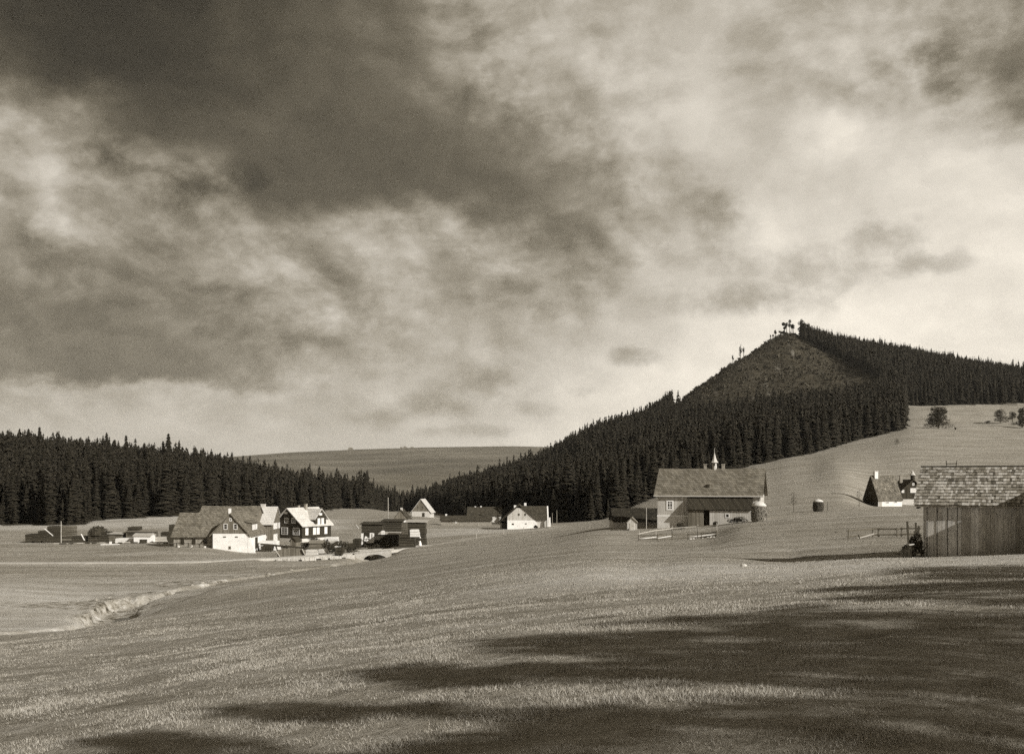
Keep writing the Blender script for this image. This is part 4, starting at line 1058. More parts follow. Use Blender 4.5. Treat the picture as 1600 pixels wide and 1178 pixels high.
# ---- boarded shed at the right edge
d0 = 52.0; s = d0 / F
gx0 = (1444 - CX) * s; zb = (HY - 868) * s; eave = (HY - 786) * s
e = empty('wooden_shed', (gx0, d0, zb), R(-27), 'weathered plank shed with a shingled roof at the right edge of the meadow', 'shed')
Lr = 8.2; hW = eave - zb
m = MB(); x = 0.0; k = 0
while x < Lr:
    ww = random.uniform(.38, .46) if x < 1.9 else random.uniform(.13, .24)
    m.box(x + .003, min(Lr, x + ww - .004), random.uniform(-.008, .008), .045, -.5, hW + .12); x += ww
spm = bpy.data.materials.new('shed_planks'); spm.use_nodes = True; t = NT(spm.node_tree)
gi_ = t.n('ShaderNodeNewGeometry').outputs['Random Per Island']; oc_ = t.n('ShaderNodeTexCoord').outputs['Object']
k1_ = t.ramp(gi_, [(0, sep(.34)), (.5, sep(.50)), (1, sep(.64))]); k2_ = t.ramp(t.noise(t.vm('MULTIPLY', oc_, (14, 14, .9)), 1.6, 7, .7), [(.3, .62), (.55, 1.0), (.75, 1.15)])
k3_ = t.ramp(t.noise(t.vm('MULTIPLY', oc_, (1.2, 1, .8)), 1.1, 5, .65), [(.35, .72), (.6, 1.08)])
b_ = spm.node_tree.nodes['Principled BSDF']; t.put(b_.inputs['Base Color'], t.mix(1, t.mix(1, k1_, k2_, 'MULTIPLY'), k3_, 'MULTIPLY')); b_.inputs['Roughness'].default_value = .85
m.build('front_planks', spm, e)
m = MB(); x = 0.22
for bxx in (.14, .60, 1.08, 1.52):
    m.box(bxx - .012, bxx + .012, -.030, -.013, -.4, hW); 
m.build('battens', M['dark_wood'], e)
m = MB(); m.box(.05, Lr - .05, .05, 6.0, -.6, hW - .05); m.build('inner_wall', M['dark_wood'], e)
m = MB(); m.prism([(.05, hW - .04), (5.95, hW - .04), (3.0, hW + 1.66)], .02, Lr, 'x'); m.build('gable', M['grey_boards'], e)
m = MB(); m.box(5.05, Lr, -1.7, -.05, -.8, 3.15); m.prism([(5.05, 3.151), (Lr, 3.151), ((5.05 + Lr) / 2, 4.25)], -1.7, 1.2, 'y'); m.build('wing_wall', M['grey_boards'], e)
m = MB(); chevron(m, (5.05 + Lr) / 2, 1.85, 1.85, 2.95, 2.95, 4.28, .06, -1.95, 1.6, 'y'); m.build('wing_roof', M['old_wood'], e)
m = MB(); x = .05
while x < 6.0: m.box(-.035, .0, x, min(6, x + .19), -.5, hW); x += .2
m.build('side_planks', M['grey_boards'], e)
# roof: courses of split shingles, each shingle its own lap
y0r, z0r, y1r, z1r = -.30, hW - .10, 3.0, hW + 1.80
slope = Vector((0, y1r - y0r, z1r - z0r)); Ls = slope.length; u_ = slope / Ls; nrm = Vector((0, -u_.z, u_.y))
m = MB(); m.prism([(y0r, z0r), (y1r, z1r), (y1r, z1r - .08), (y0r, z0r - .08)], -.42, Lr + .4, 'x')
m.prism([(y1r, z1r), (6.72, z0r), (6.72, z0r - .08), (y1r, z1r - .08)], -.42, Lr + .4, 'x'); rf = m.build('roof', M['old_wood'], e)
sm = bpy.data.materials.new('split_shingles'); sm.use_nodes = True
t = NT(sm.node_tree); gi = t.n('ShaderNodeNewGeometry').outputs['Random Per Island']; oc = t.n('ShaderNodeTexCoord').outputs['Object']
c1 = t.ramp(gi, [(0, sep(.06)), (.07, sep(.15)), (.5, sep(.27)), (1, sep(.52))]); c2 = t.ramp(t.noise(t.vm('MULTIPLY', oc, (12, 1, 1)), 2.5, 5, .7), [(.25, .65), (.75, 1.3)])
c3 = t.ramp(t.noise(oc, .9, 4, .6), [(.3, .8), (.7, 1.15)])
b_ = sm.node_tree.nodes['Principled BSDF']; t.put(b_.inputs['Base Color'], t.mix(1, t.mix(1, c1, c2, 'MULTIPLY'), c3, 'MULTIPLY')); b_.inputs['Roughness'].default_value = .8
m = MB(); NC = 13; ch = Ls / NC
for r_ in range(NC):
    x = -.45 + random.uniform(-.05, 0)
    while x < Lr + .4:
        ww = random.uniform(.09, .17); lift = .05 + random.uniform(0, .02)
        a0 = ch * r_ - .02 + random.uniform(-.032, .025); a1 = ch * (r_ + 1) + .03
        p = Vector((0, y0r, z0r)); n0_ = nrm * .006
        q0 = p + u_ * a0 + nrm * lift; q1 = p + u_ * a1 + nrm * .012
        b4 = [Vector((x, 0, 0)) + q0 - nrm * .022, Vector((x + ww - .006, 0, 0)) + q0 - nrm * .022, Vector((x + ww - .006, 0, 0)) + q1 - nrm * .008, Vector((x, 0, 0)) + q1 - nrm * .008]
        t4 = [Vector((x, 0, 0)) + q0, Vector((x + ww - .006, 0, 0)) + q0, Vector((x + ww - .006, 0, 0)) + q1, Vector((x, 0, 0)) + q1]
        m.hexa(b4, t4); x += ww
m.build('shingles', sm, rf)
m = MB(); m.box(-.45, Lr + .4, y1r - .06, y1r + .09, z1r + .03, z1r + .075); m.build('ridge_board', M['dark_wood'], rf)
m = MB(); m.beam((-.3, y0r + .06, z0r - .13), (-.3, 1.0, z0r - .13), .08, .08); m.build('eave_beam', M['dark_wood'], e)
m = MB(); bx_ = (1475 - 1444) * s * 1.05
for dx in (-.22, .22): m.beam((bx_ + dx, y1r - .1, z1r), (bx_ + dx * 1.15, y1r - .1, z1r + .34), .035, .035)
m.beam((bx_ - .26, y1r - .1, z1r + .17), (bx_ + .26, y1r - .1, z1r + .18), .035, .035); m.build('ladder_hooks', M['dark_wood'], rf)

# junk pile of branches against the shed's left end
def blob_leaves(m, cx_, cy_, cz, rx, ry, rz_, n, sz, g, flat=1.0):
    for _ in range(n):
        u = g.normal(0, 1, 3); u = u / np.linalg.norm(u) * g.uniform(.45, 1.0) ** .5
        c = Vector((cx_ + u[0] * rx, cy_ + u[1] * ry, cz + u[2] * rz_)); a = Vector(g.normal(0, 1, 3)).normalized() * sz * g.uniform(.6, 1.4); b = Vector(g.normal(0, 1, 3)).normalized() * sz * g.uniform(.6, 1.4)
        m.add([c - a, c + b, c + a * .8 - b * .6], [(0, 1, 2)])
g = np.random.default_rng(3)
def Kz(px, d, dz=0): x_, y_ = W2(px, d); return Vector((x_, y_, Hs(x_, y_) + dz))
b0 = K(1428, 868, 51.8, True)
e = empty('brush_pile', b0, 0, 'tall dark heap of branches and poles leaning on the shed end', 'brush pile')
m = MB()
for i in range(30):
    x_ = g.uniform(-.55, .3); y_ = g.uniform(-.3, .9); a_ = g.uniform(0, 6.28); L_ = g.uniform(.3, .6)
    m.tube((x_, y_, g.uniform(0, .25)), (x_ + math.cos(a_) * L_, y_ + math.sin(a_) * L_, g.uniform(.1, .65)), .025, .010, 5)
for x_, x2, h_, w_ in ((-.12, .10, 1.78, .10), (.05, .22, 1.3, .14), (.20, .38, 1.55, .10), (-.28, .05, 1.05, .12), (.30, .42, 1.72, .09), (-.02, .30, 1.15, .16)):
    m.beam((x_, g.uniform(0, .5), -.05), (x2 if h_ < 1.7 else x_ - .08, .35, h_), w_, .03)
m.build('poles', M['dark_wood'], e)
m = MB(); blob_leaves(m, 0.05, .3, .30, .48, .6, .38, 900, .09, g); blob_leaves(m, .28, .3, .7, .22, .4, .5, 420, .08, g); m.build('twigs', M['brush'], e)
b0 = K(1415, 869, 51.0, True)
e = empty('lath_fence', b0, R(6), 'short sloping fence of thin upright laths beside the brush pile', 'fence')
m = MB(); m.beam((-.35, 0, .28), (.30, 0, .62), .04, .05); m.build('rail', M['dark_wood'], e)
for i in range(9):
    m = MB(); x_ = -.3 + i * .07; m.beam((x_, -.03, -.1), (x_, -.03, .31 + (x_ + .35) * .52), .025, .02); m.build('lath', M['dark_wood'], e)
m = MB(); m.beam((-.14, 0, 0), (.12, .05, .03), .15, .04); o = m.build('board', M['palestone'], loc=K0(1424, 851, 50.7)); tag(o, 'small pale board lying on the dark brush pile by the shed', 'board')

# ------------------------------------------------------------------ fences, posts, poles
def fence(label, pts, hgt, rails, material=None, pr=.05, group=None):
    pts = [Vector((p.x, p.y, Hs(p.x, p.y))) for p in pts]
    e = empty('fence', pts[0], 0, label, 'fence', group); o0 = Vector(pts[0])
    for p in pts:
        q = Vector(p) - o0; m = MB(); h_ = hgt * random.uniform(.92, 1.12)
        m.tube(q + Vector((0, 0, -.4)), q + Vector((random.uniform(-.04, .04), 0, h_)), pr, pr * .85, 7); m.build('post', material or M['old_wood'], e)
    for a, b in zip(pts[:-1], pts[1:]):
        for zr_ in rails:
            m = MB(); m.beam(Vector(a) - o0 + Vector((-.1, -.06, zr_ * hgt + random.uniform(-.04, .04))), Vector(b) - o0 + Vector((.1, -.06, zr_ * hgt + random.uniform(-.04, .04))), .04, .1)
            m.build('rail', material or M['old_wood'], e)
    return e
fence('old rail fence running from a post towards the plank shed', [K(1325, 842, 77), K(1363, 839, 76), K(1372, 839, 76), K(1402, 838, 75.5), K(1408, 838, 75.5), K(1436, 836, 75)], .66, (.9, .25), M['fence_wood'], .035)
m = MB(); p = K(1340, 841, 77); m.beam((0, 0, 0), (1.2, .1, .33), .05, .08); o = m.build('fence_rail', M['pale_wood'], loc=p); tag(o, 'fallen pale rail leaning in the fence near the shed', 'rail')
m = MB(); p = K(1344, 841, 76); m.beam((0, 0, -.1), (-.14, 0, .28), .06, .06); o = m.build('stake', M['dark_wood'], loc=p); tag(o, 'short leaning dark stake in front of the rail fence', 'stake')
# garden enclosure before the school
s = 128 / F
A = [K(998, 845, 126), K(1027, 845, 127), K(1050, 844, 128), K(1075, 843, 129), K(1096, 842, 130), K(1119, 839, 131)]
fence('near side of the garden enclosure of pale rails before the schoolhouse', A, .72, (.85, .3), M['fence_wood'], .05)
Bp = [K(998, 843, 126.4), K(1025, 836, 133), K(1050, 834, 136), K(1090, 831, 138), K(1120, 829, 140)]
fence('far side of the garden enclosure of pale rails before the schoolhouse', Bp, .9, (.8,), M['pale_wood'], .05)
for px0, px1, py, d_, dz in [(1000, 1026, 842, 126.2, .0), (1026, 1050, 841, 126.5, .05), (1077, 1119, 839, 128.5, .1)]:
    m = MB(); L_ = (px1 - px0) * d_ / F; m.beam((0, 0, 0), (L_, .2, .26 + dz), .05, .10)
    o = m.build('board', M['fresh_wood'], loc=K(px0, py, d_)); tag(o, {1000: 'left pale board leaning on the garden enclosure', 1026: 'middle pale board leaning on the garden enclosure', 1077: 'long right hand pale board on the garden enclosure'}[px0], 'board')
for i in range(9):
    p = K(1078 + i * 4.6, 842 - i * .35 + random.uniform(-.6, .6), 128.3); m = MB(); g2 = np.random.default_rng(i)
    vs = []; m.lathe([(.02, -.1), (.2, -.05), (.26, .06), (.17, .16), (.02, .2)], 7); o = m.build('rock', M['palestone'], loc=p); o.scale = (1, .8, random.uniform(.6, 1.1)); o.rotation_euler = (0, 0, i)
    tag(o, 'pale field stone in the row along the right part of the garden enclosure', 'stone', 'pale stones at the garden enclosure')
def pole(px, pyt, pyb, d, label, material=None, r=.08, arm=False):
    p = K(px, pyb, d, True); d = p.y; h_ = (HY - pyt) * d / F - p.z; m = MB(); m.tube((0, 0, -.5), (0, 0, h_), r, r * .7, 8)
    if arm: m.beam((-.5, 0, h_ - .3), (.5, 0, h_ - .3), .08, .1)
    o = m.build('pole', material or M['pale_wood'], loc=p); return tag(o, label, 'pole')
pole(95.5, 814, 850, 226, 'tall pale pole standing in front of the lumber yard', r=.11)
pole(606.5, 777, 822, 318, 'tall thin pale pole left of the small white cottage', r=.13)
pole(1010, 793, 823, 151, 'slender pale pole beside the low hut', r=.06)
pole(870, 797, 819, 300, 'grey pole right of the white farmhouse against the dark forest', M['old_wood'], r=.12)
pole(863, 801, 819, 305, 'short grey post between white farmhouse and grey pole', M['old_wood'], r=.10)
pole(1090, 824, 841, 131, 'thin dark upright post at the right part of the enclosure', M['dark_wood'], r=.045)
pole(1050, 826, 842, 134, 'dark upright post in the middle of the enclosure', M['dark_wood'], r=.06)
pole(1293, 783, 796, 166, 'thin post right of the small round wood stack', M['dark_wood'], r=.04)
pole(389, 922, 936, 96, 'left one of two thin boundary posts in the lower meadow', M['old_wood'], r=.035)
pole(404, 920, 933, 98, 'right one of two thin boundary posts in the lower meadow', M['old_wood'], r=.035)
for i, (a, b) in enumerate([(795, 842), (807, 840), (818, 838.5), (829, 836)]):
    pass
for px_, d_ in [(744, 207), (787, 219), (818, 229)]:
    p = Kz(px_, d_); m = MB(); m.tube((0, 0, -.3), (0, 0, 1.05), .09, .07, 6); o = m.build('marker_post', M['pale_wood'], loc=p)
    tag(o, 'low pale post beside the lane leading to the white farmhouse', 'post', 'posts beside the lane')

# round stacks of firewood
def wood_round(px, pyt, pyb, d, wpx, label, dark):
    p = K(px, pyb, d); s = p.y / F; r = wpx * s / 2; h_ = (pyb - pyt) * s; e = empty('wood_stack', p, 0, label, 'wood stack')
    m = MB(); g2 = np.random.default_rng(int(px)); rows = max(5, int(h_ * .76 / .14)); 
    for k in range(rows):
        z = .07 + k * h_ * .76 / rows; n = int(2 * math.pi * r / .16)
        for j in range(n):
            a = 2 * math.pi * (j + .5 * (k % 2)) / n; rr = r * (1 + g2.uniform(-.03, .03)) * (.9 + .1 * math.sin(math.pi * (k + 1) / rows))
            m.tube((math.cos(a) * rr * .55, math.sin(a) * rr * .55, z), (math.cos(a) * rr * g2.uniform(.95, 1.03), math.sin(a) * rr * g2.uniform(.95, 1.03), z), .072, .066, 6)
    m.lathe([(r * .82, -.3), (r * .82, h_ * .76)], 16); m.build('split_logs', M['log_ends_dark'] if dark else M['log_ends'], e)
    m = MB(); m.lathe([(r * .92, h_ * .76 + .01), (r * .86, h_ * .84), (r * .5, h_ * .94), (r * .12, h_), (.01, h_ + .02)], 18); m.build('cover', M['hay'], e, smooth=True)
wood_round(1186, 783, 815, 140, 25, 'big round stack of split logs under a pale cover at the schoolhouse corner', False)
wood_round(1278.5, 779.5, 798, 166, 17, 'small dark round stack of logs alone on the hillside bank', True)

# ------------------------------------------------------------------ lumber yards
def stack(px0, px1, pyt, pyb, d, dep, material, label, name='lumber_stack', cat='lumber stack', lid=None, rz=0, group=None, slant=0, keep=False, raised=False):
    p = K((px0 + px1) / 2, pyb, d)
    if keep: p = K0((px0 + px1) / 2, pyb, d)
    else:
        zg = Hs(p.x, p.y + dep * .5)
        p.z = min(p.z, zg) if p.z - zg < 1.6 or not raised else p.z
    s = p.y / F; w_ = (px1 - px0) * s; h_ = (HY - pyt) * s - p.z; e = empty(name, p, rz, label, cat, group)
    m = MB(); g2 = np.random.default_rng(int(px0 * 7 + pyt)); n = max(2, int(h_ / .42)); z = -.5
    m.box(-w_/2, w_/2, 0, dep, (0 if keep else -.6), .0) if not keep else None
    for k in range(n):
        za, zb_ = h_ * k / n, h_ * (k + 1) / n - .06; j = g2.uniform(-.12, .12, 2)
        sh = slant * (k + .5) / n
        m.box(-w_/2 + j[0] * .6 + sh, w_/2 + j[1] * .6 + sh, g2.uniform(-.06, .06), dep, za + .002, zb_)
        m.box(-w_/2 + .15 + sh, w_/2 - .15 + sh, .12, dep - .1, zb_ + .002, zb_ + .056)
    m.build('boards', material, e)
    if lid:
        m = MB(); o_ = .35; m.hexa([(-w_/2 - o_, -.3, h_), (w_/2 + o_, -.3, h_ - .05), (w_/2 + o_, dep + .3, h_ + .15), (-w_/2 - o_, dep + .3, h_ + .2)],
                             [(-w_/2 - o_, -.3, h_ + .12), (w_/2 + o_, -.3, h_ + .07), (w_/2 + o_, dep + .3, h_ + .27), (-w_/2 - o_, dep + .3, h_ + .32)]); m.build('cover', lid, e)
    return e
LB, LG = M['lumber'], M['lumber_grey']
# yard by the bridge
stack(565, 597, 819, 853, 203, 5, LB, 'wide dark lumber stack nearest the villa, pale boards leaning on it', lid=M['dark_wood'])
stack(598, 627, 814.5, 836, 207, 5, LB, 'highest middle lumber stack under a flat dark cover', lid=M['dark_wood'])
stack(627.5, 636, 817, 840, 208, 4, LG, 'narrow light grey stack squeezed between the two tall dark stacks')
stack(637, 664, 815.5, 853, 199, 4, LB, 'tall dark lumber stack at the right end beside the lane', lid=M['pale_wood'])
stack(594, 621, 834.5, 857, 197, 3.4, LB, 'long low lumber stack in front, topped by a pale board', lid=M['pale_wood'])
stack(624, 648, 836, 856, 195, 3.2, LB, 'low dark lumber stack in front of the right hand tall stack')
stack(551, 562, 842, 857, 199, 2.5, M['dark_boards'], 'dark crate of boards left of the wide lumber stack', name='crate', cat='crate')
stack(641, 655, 827, 838.5, 181.5, .9, M['fresh_wood'], 'bright pile of fresh white boards on the low right stack', name='board_pile', cat='board pile', keep=True)
stack(595.5, 600.5, 829, 835, 190, 1, M['fresh_wood'], 'small white block on the end of the long low stack', name='block', cat='block', keep=True)
def leaning(pts, d, label, w_=.25, material=None, group=None, name='board'):
    a = K0(*pts[0], d); b = K0(*pts[1], d) - a; b.y += .25; m = MB(); m.beam((0, 0, 0), b, w_, .07)
    o = m.build(name, material or M['fresh_wood'], loc=a); return tag(o, label, 'board', group)
for i, (q, w_) in enumerate([(((565, 851), (566, 833)), .45), (((570, 845), (572, 838)), .4), (((575, 848), (576, 840)), .7), (((580, 848), (580, 832.5)), .6), (((583, 848), (583, 833)), .35)]):
    leaning(q, 200.5 - .2 * i, ['tall white board leaning at the left end of the wide stack', 'short white board beside the tall leaning one', 'short broad white board in the middle of the leaning boards',
                          'tall broad white board leaning on the wide stack', 'tall thin white board right of the broad one'][i], w_)
leaning(((570, 841), (594, 839)), 200, 'long white board lying across the leaning boards', .2, name='board')
leaning(((556, 820), (560, 826)), 203, 'white board end sticking out left of the wide stack', .5)
leaning(((554, 848), (560, 844)), 198.5, 'pale diagonal board on the dark crate', .12, M['pale_wood'])
m = MB(); m.beam((0, 0, 0), (50 * .113, .4, .30), .3, .3); o = m.build('log', M['pale_wood'], loc=K(560, 860, 186)); tag(o, 'long squared log lying along the lane above the bridge', 'log')
m = MB(); m.beam((0, 0, 0), (42 * .113, .4, .35), .3, .25); o = m.build('log', M['dark_wood'], loc=K(563, 862.5, 185)); tag(o, 'dark log below the squared log above the bridge', 'log')
# left yard
dl = 230
for a in [(39, 61, 834.5, 843.5, 'low dark stack at the far left end of the lumber yard', LB, None), (59, 75, 829, 844, 'dark stack second from the left in the far yard', LB, None),
          (73, 95, 822, 845, 'tallest dark stack left of the pale pole', LB, None), (95.5, 112, 822, 838, 'light grey stack right of the pale pole', LG, None),
          (96, 134, 837.5, 846, 'long low dark stack right of the pale pole', LB, None), (137, 170, 831, 843, 'dark brown stack under the round brush heap', LB, None),
          (170, 190, 834, 840, 'loose grey stack right of the brush heap', LG, M['pale_wood']), (171, 180, 840, 848, 'small pale block of boards beside the grey stack', LG, None),
          (199, 215, 823, 832, 'small dark raised stack in the middle of the yard', LB, None), (197, 240, 830.5, 836, 'wide flat grey stack in the middle of the yard', LG, M['old_wood']),
          (180, 208, 841, 847.5, 'long white pile of fresh boards left of the white shed', M['fresh_wood'], None),
          (237, 265, 839, 846, 'pale grey pile of boards left of the barn wing', M['pale_wood'], None), (251, 266, 831, 841, 'dark pile of boards before the barn wing', LB, None)]:
    stack(a[0], a[1], a[2], a[3], dl, 3.0, a[5], a[4], lid=a[6])
e, rf = house('tool_shed', 'small white walled shed in the middle of the lumber yard', 'shed', K(222, 847.5, 227), 0, 26 * .138, 3, 10 * .138, 2.5 * .138, 'x', M['white'], M['pale_wood'], over=.25, side=.15, doors=[('F', .3, -.1, 1.6, .8, M['dark_wood'])])
e = empty('lumber_stack', K(269.5, 848, 222), 0, 'black leaning stack narrowing to its foot at the barn corner', 'lumber stack'); m = MB()
s = 222 / F; m.prism([(-4*s, -.5), (1.5*s, -.5), (6*s, 28*s), (-5.5*s, 28*s), (-5.5*s, 14*s), (-9*s, 12*s), (-9*s, 6*s)], 0, 2.5, 'y'); m.build('boards', M['dark_wood'], e)
leaning(((83, 837), (69, 826)), 226, 'pale board leaning diagonally on the stacks left of the pole', .3)
leaning(((132, 844), (126, 834)), 226, 'pale board leaning on the long low stack', .28)
m = MB(); m.box(-1.8, 1.8, -.5, .5, -.1, .18); m.box(-.15, .25, -.1, .3, .18, .7); o = m.build('board_pile', M['fresh_wood'], loc=K(172, 851, 221)); tag(o, 'flat heap of white boards lying on the grass before the yard', 'board pile')
e = empty('brush_heap', K0(153, 836, 231.2), 0, 'dark rounded heap of brushwood on a lumber stack', 'brush heap'); m = MB(); g = np.random.default_rng(8)
m.lathe([(1.7, 0), (1.6, .7), (1.2, 1.5), (.4, 1.9), (.01, 1.95)], 12); m.build('core', M['dark_wood'], e); m = MB(); blob_leaves(m, 0, 0, .9, 2.1, 1.6, 1.15, 500, .22, g); m.build('twigs', M['brush'], e)
for i in range(15):
    px_ = 88 + i * 12.2 + random.uniform(-2, 2); p = K(px_, 848.5 + .12 * i * .3 + random.uniform(-.6, .5), 224, True); m = MB(); L_ = random.uniform(.7, 1.5)
    m.tube((-L_ / 2, 0, .13), (L_ / 2, .1, .14), .13, .11, 8); o = m.build('log', M['dark_wood'] if i % 3 else M['pale_wood'], loc=p); tag(o, 'short log lying in the row on the grass along the front of the yard', 'log', 'logs along the front of the lumber yard')
fence('low dark rail fence in front of the barn wing', [K(258 + 18 * i, 853 + i * .9, 200) for i in range(5)], .8, (.9,), M['dark_wood'], .1)
for px_ in (279, 299, 320):
    m = MB(); m.lathe([(.25, -.2), (.28, .1), (.24, .28), (.1, .36), (.01, .37)], 8); o = m.build('rock', M['palestone'], loc=K(px_, 852 + (px_ - 279) * .07, 199, True)); tag(o, 'pale stone block under the rail fence by the barn wing', 'stone', 'pale stones under the barn fence')

# sawmill flume and sheds before the villa
e = empty('flume', K0(407, 851, 205), 0, 'dark wooden flume sloping on posts from the farmhouse past the villa', 'flume'); s = 205 / F
m = MB(); m.beam((0, 0, 1*s), (100*s, .5, -8*s), .5, .34); m.build('trough', M['dark_wood'], e)
for i, a in enumerate((24, 33, 62, 66, 92)):
    m = MB(); m.beam((a*s, .1, -a*.09*s), (a*s + (.5 if i == 0 else .05), .1, -15*s), .22, .22); m.build('prop', M['dark_wood'], e)
stack(405, 431, 845.5, 849, 207, 3, M['white'], 'white terrace wall beneath the grey boarded house', name='terrace_wall', cat='wall')
stack(430, 447, 852, 858, 208, 1, M['white'], 'white trapezoid wall under the flume', name='low_wall', cat='wall')
stack(407, 424, 853, 858, 204, 2, M['dark_boards'], 'dark open shelter under the left end of the flume', name='shelter', cat='shelter')
stack(478, 496, 858.5, 867, 200, 1, M['offwhite'], 'large pale panel leaning under the right part of the flume', name='panel', cat='panel')
stack(497, 505, 858, 864, 201, 1, M['offwhite'], 'small pale panel right of the large one', name='panel', cat='panel')
e = empty('board_fence', K(455, 869, 196), 0, 'grey boarded trapezoid enclosure standing beside the lane below the villa', 'fence'); s = 196/F
m = MB(); g = np.random.default_rng(2)
for i in range(28):
    a = -20 + i * 1.46; tp = 12 if -14 < a < 14 else 12 * (1 - (abs(a) - 14) / 7.5 * .55)
    m.box(a*s, a*s + 1.3*s, g.uniform(-.03, .03), .06, -.4, tp*s * g.uniform(.93, 1.03))
m.build('planks', M['grey_boards'], e)
m = MB(); m.beam((16*s, -.2, 11*s), (21.5*s, -.2, 0), .3, .1); m.beam((-22*s, -.2, 9*s), (-16*s, -.2, 0), .3, .1); m.build('braces', M['pale_wood'], e)
house('hut', 'light grey flat hut among dark shrubs below the villa', 'hut', K(494, 857.5, 207), 0, 19.5 * .126, 2.4, 8.5 * .126, .35, 'x', M['lumber_grey'], M['old_wood'], over=.15, side=.15)
house('hut', 'small brown gabled hut below the left windows of the villa', 'hut', K(458, 853, 214), R(-15), 10 * .13, 2.0, 8 * .13, 5 * .13, 'y', M['grey_boards'], M['dark_wood'], over=.2, side=.2)
stack(507, 527, 839, 844.5, 216, 2, M['fresh_wood'], 'bright stack of white boards right of the villa', name='board_pile', cat='board pile')
stack(512, 527, 845.5, 849, 212, 1.5, M['pale_wood'], 'pale stack of boards under the bright one right of the villa', name='board_pile', cat='board pile')
stack(521, 535, 853.5, 855, 205, 1.5, M['fresh_wood'], 'thin white board pile among the shrubs by the bridge', name='board_pile', cat='board pile')
stack(523, 536, 855.5, 866, 204, 2, M['dark_boards'], 'dark crate under the thin white boards', name='crate', cat='crate')

# ------------------------------------------------------------------ shrubs and free trees
def shrub(px, pyb, d, wpx, hpx, label, seed, group=None, n=900, name='shrub', cat='shrub', material=None):
    p = K(px, pyb, d, True); s = p.y / F; e = empty(name, p, 0, label, cat, group); g2 = np.random.default_rng(seed); w_, h_ = wpx * s, hpx * s + max(0, (HY - pyb) * s - p.z)
    m = MB()
    for k in range(5):
        a = g2.uniform(0, 6.28); m.tube((0, 0, -.2), (math.cos(a) * w_ * .28, math.sin(a) * w_ * .28, h_ * .7), .05 * h_ * .5, .02, 5, False)
    m.build('stems', M['bark'], e); m = MB()
    for k in range(7):
        cx_, cy_ = g2.uniform(-.3, .3) * w_, g2.uniform(-.3, .3) * w_; cz = g2.uniform(.3, .68) * h_
        blob_leaves(m, cx_, cy_, cz, w_ * g2.uniform(.18, .28), w_ * .24, h_ * g2.uniform(.2, .32), n // 7, max(.09, h_ * .055), g2)
    m.build('foliage', material or M['leaves'], e); return e
for i, a in enumerate([(476, 858, 207, 12, 12, 'dark shrub left of the light grey hut'), (512, 866, 200, 22, 22, 'large dark shrub right of the light grey hut'), (508, 848, 208, 10, 8, 'small dark shrub at the right corner of the villa yard'),
                       (535, 858, 206, 20, 16, 'rounded dark shrub between villa and lumber stacks'), (545, 863, 202, 18, 14, 'dark spreading shrub next to the dark crate'), (490, 845, 222, 22, 9, 'low shrub under the right hand villa windows'),
                       (445, 857, 205, 12, 8, 'small dark shrub beneath the flume'), (588, 855, 195, 14, 6, 'low dark shrub at the foot of the wide lumber stack'), (571, 854, 197, 8, 4, 'small dark shrub below the white leaning boards'),
                       (837, 826, 279, 7, 7, 'little dark bush at the right corner of the white wall'),
                       (471, 868, 196, 8, 14, 'narrow dark bush between boarded enclosure and pale panel')]):
    shrub(*a, seed=20 + i)
def crown_tree(px, pyb, d, wpx, hpx, label, seed, n=2600, base=.12, cone=.5, name='tree', cat='tree', group=None, lobes=16):
    p = K(px, pyb, d, True); s = p.y / F; e = empty(name, p, 0, label, cat, group); g2 = np.random.default_rng(seed); w_, h_ = wpx * s, hpx * s
    m = MB(); m.tube((0, 0, -.4), (0, 0, h_ * .9), .035 * h_, .008 * h_, 8, False)
    for k in range(12):
        a = g2.uniform(0, 6.28); z = h_ * g2.uniform(base, .8); L = w_ * .42 * (1 - cone * z / h_); m.tube((0, 0, z), (math.cos(a) * L, math.sin(a) * L, z + L * .25), .012 * h_, .004 * h_, 5, False)
    m.build('trunk', M['bark'], e); m = MB()
    for k in range(lobes):
        t_ = (k + .5) / lobes; a = g2.uniform(0, 6.28); z = h_ * (base + .08 + (.84 - base) * t_); R_ = w_ * .5 * (1 - cone * t_ ** 1.2) * g2.uniform(.5, .85)
        blob_leaves(m, math.cos(a) * R_ * .75, math.sin(a) * R_ * .75, z, R_ * .62 + .08 * w_, R_ * .62 + .05 * w_, h_ * .11, n // lobes, h_ * .028, g2)
    m.build('crown', M['leaves'], e); return e
dU = 600
crown_tree(1466, 669, dU, 42, 34, 'broad dark round tree standing alone on the upper meadow', 1, cone=.62, base=.02, n=5200, lobes=30)
crown_tree(1401.5, 694, 500, 8, 9, 'tiny round dark bush alone on the meadow below the wood corner', 2, cone=.3, base=0, n=700)
crown_tree(1563, 661, 590, 22, 22, 'leafy dark tree with a second crown left of the right edge', 3, cone=.4, base=.05)
crown_tree(1582, 654, 600, 14, 16, 'smaller dark tree between two larger ones near the right edge', 4, cone=.4, base=.2)
crown_tree(1597, 668, 575, 18, 32, 'tall dark tree cut by the right edge of the upper meadow', 5, cone=.5, base=.03)
shrub(1583, 665, 580, 16, 6, 'low dark bushes between the trees near the right edge', 61); shrub(1543, 660, 590, 10, 4, 'low bush left of the leafy tree near the right edge', 62)
shrub(1493, 671, 590, 4, 4, 'tiny bush right of the broad lone tree', 63)
for a in [(1152, 817, 143, 34, 11, 'dark tangled heap of brushwood against the annexe of the schoolhouse'), (1118, 819, 143, 8, 6, 'small dark heap beside the annexe doorway of the schoolhouse'), (1064, 822, 144, 14, 6, 'low dark pile in the shade under the schoolhouse wall')]:
    shrub(*a, seed=int(a[0]), name='brush_heap', cat='brush heap', n=700)
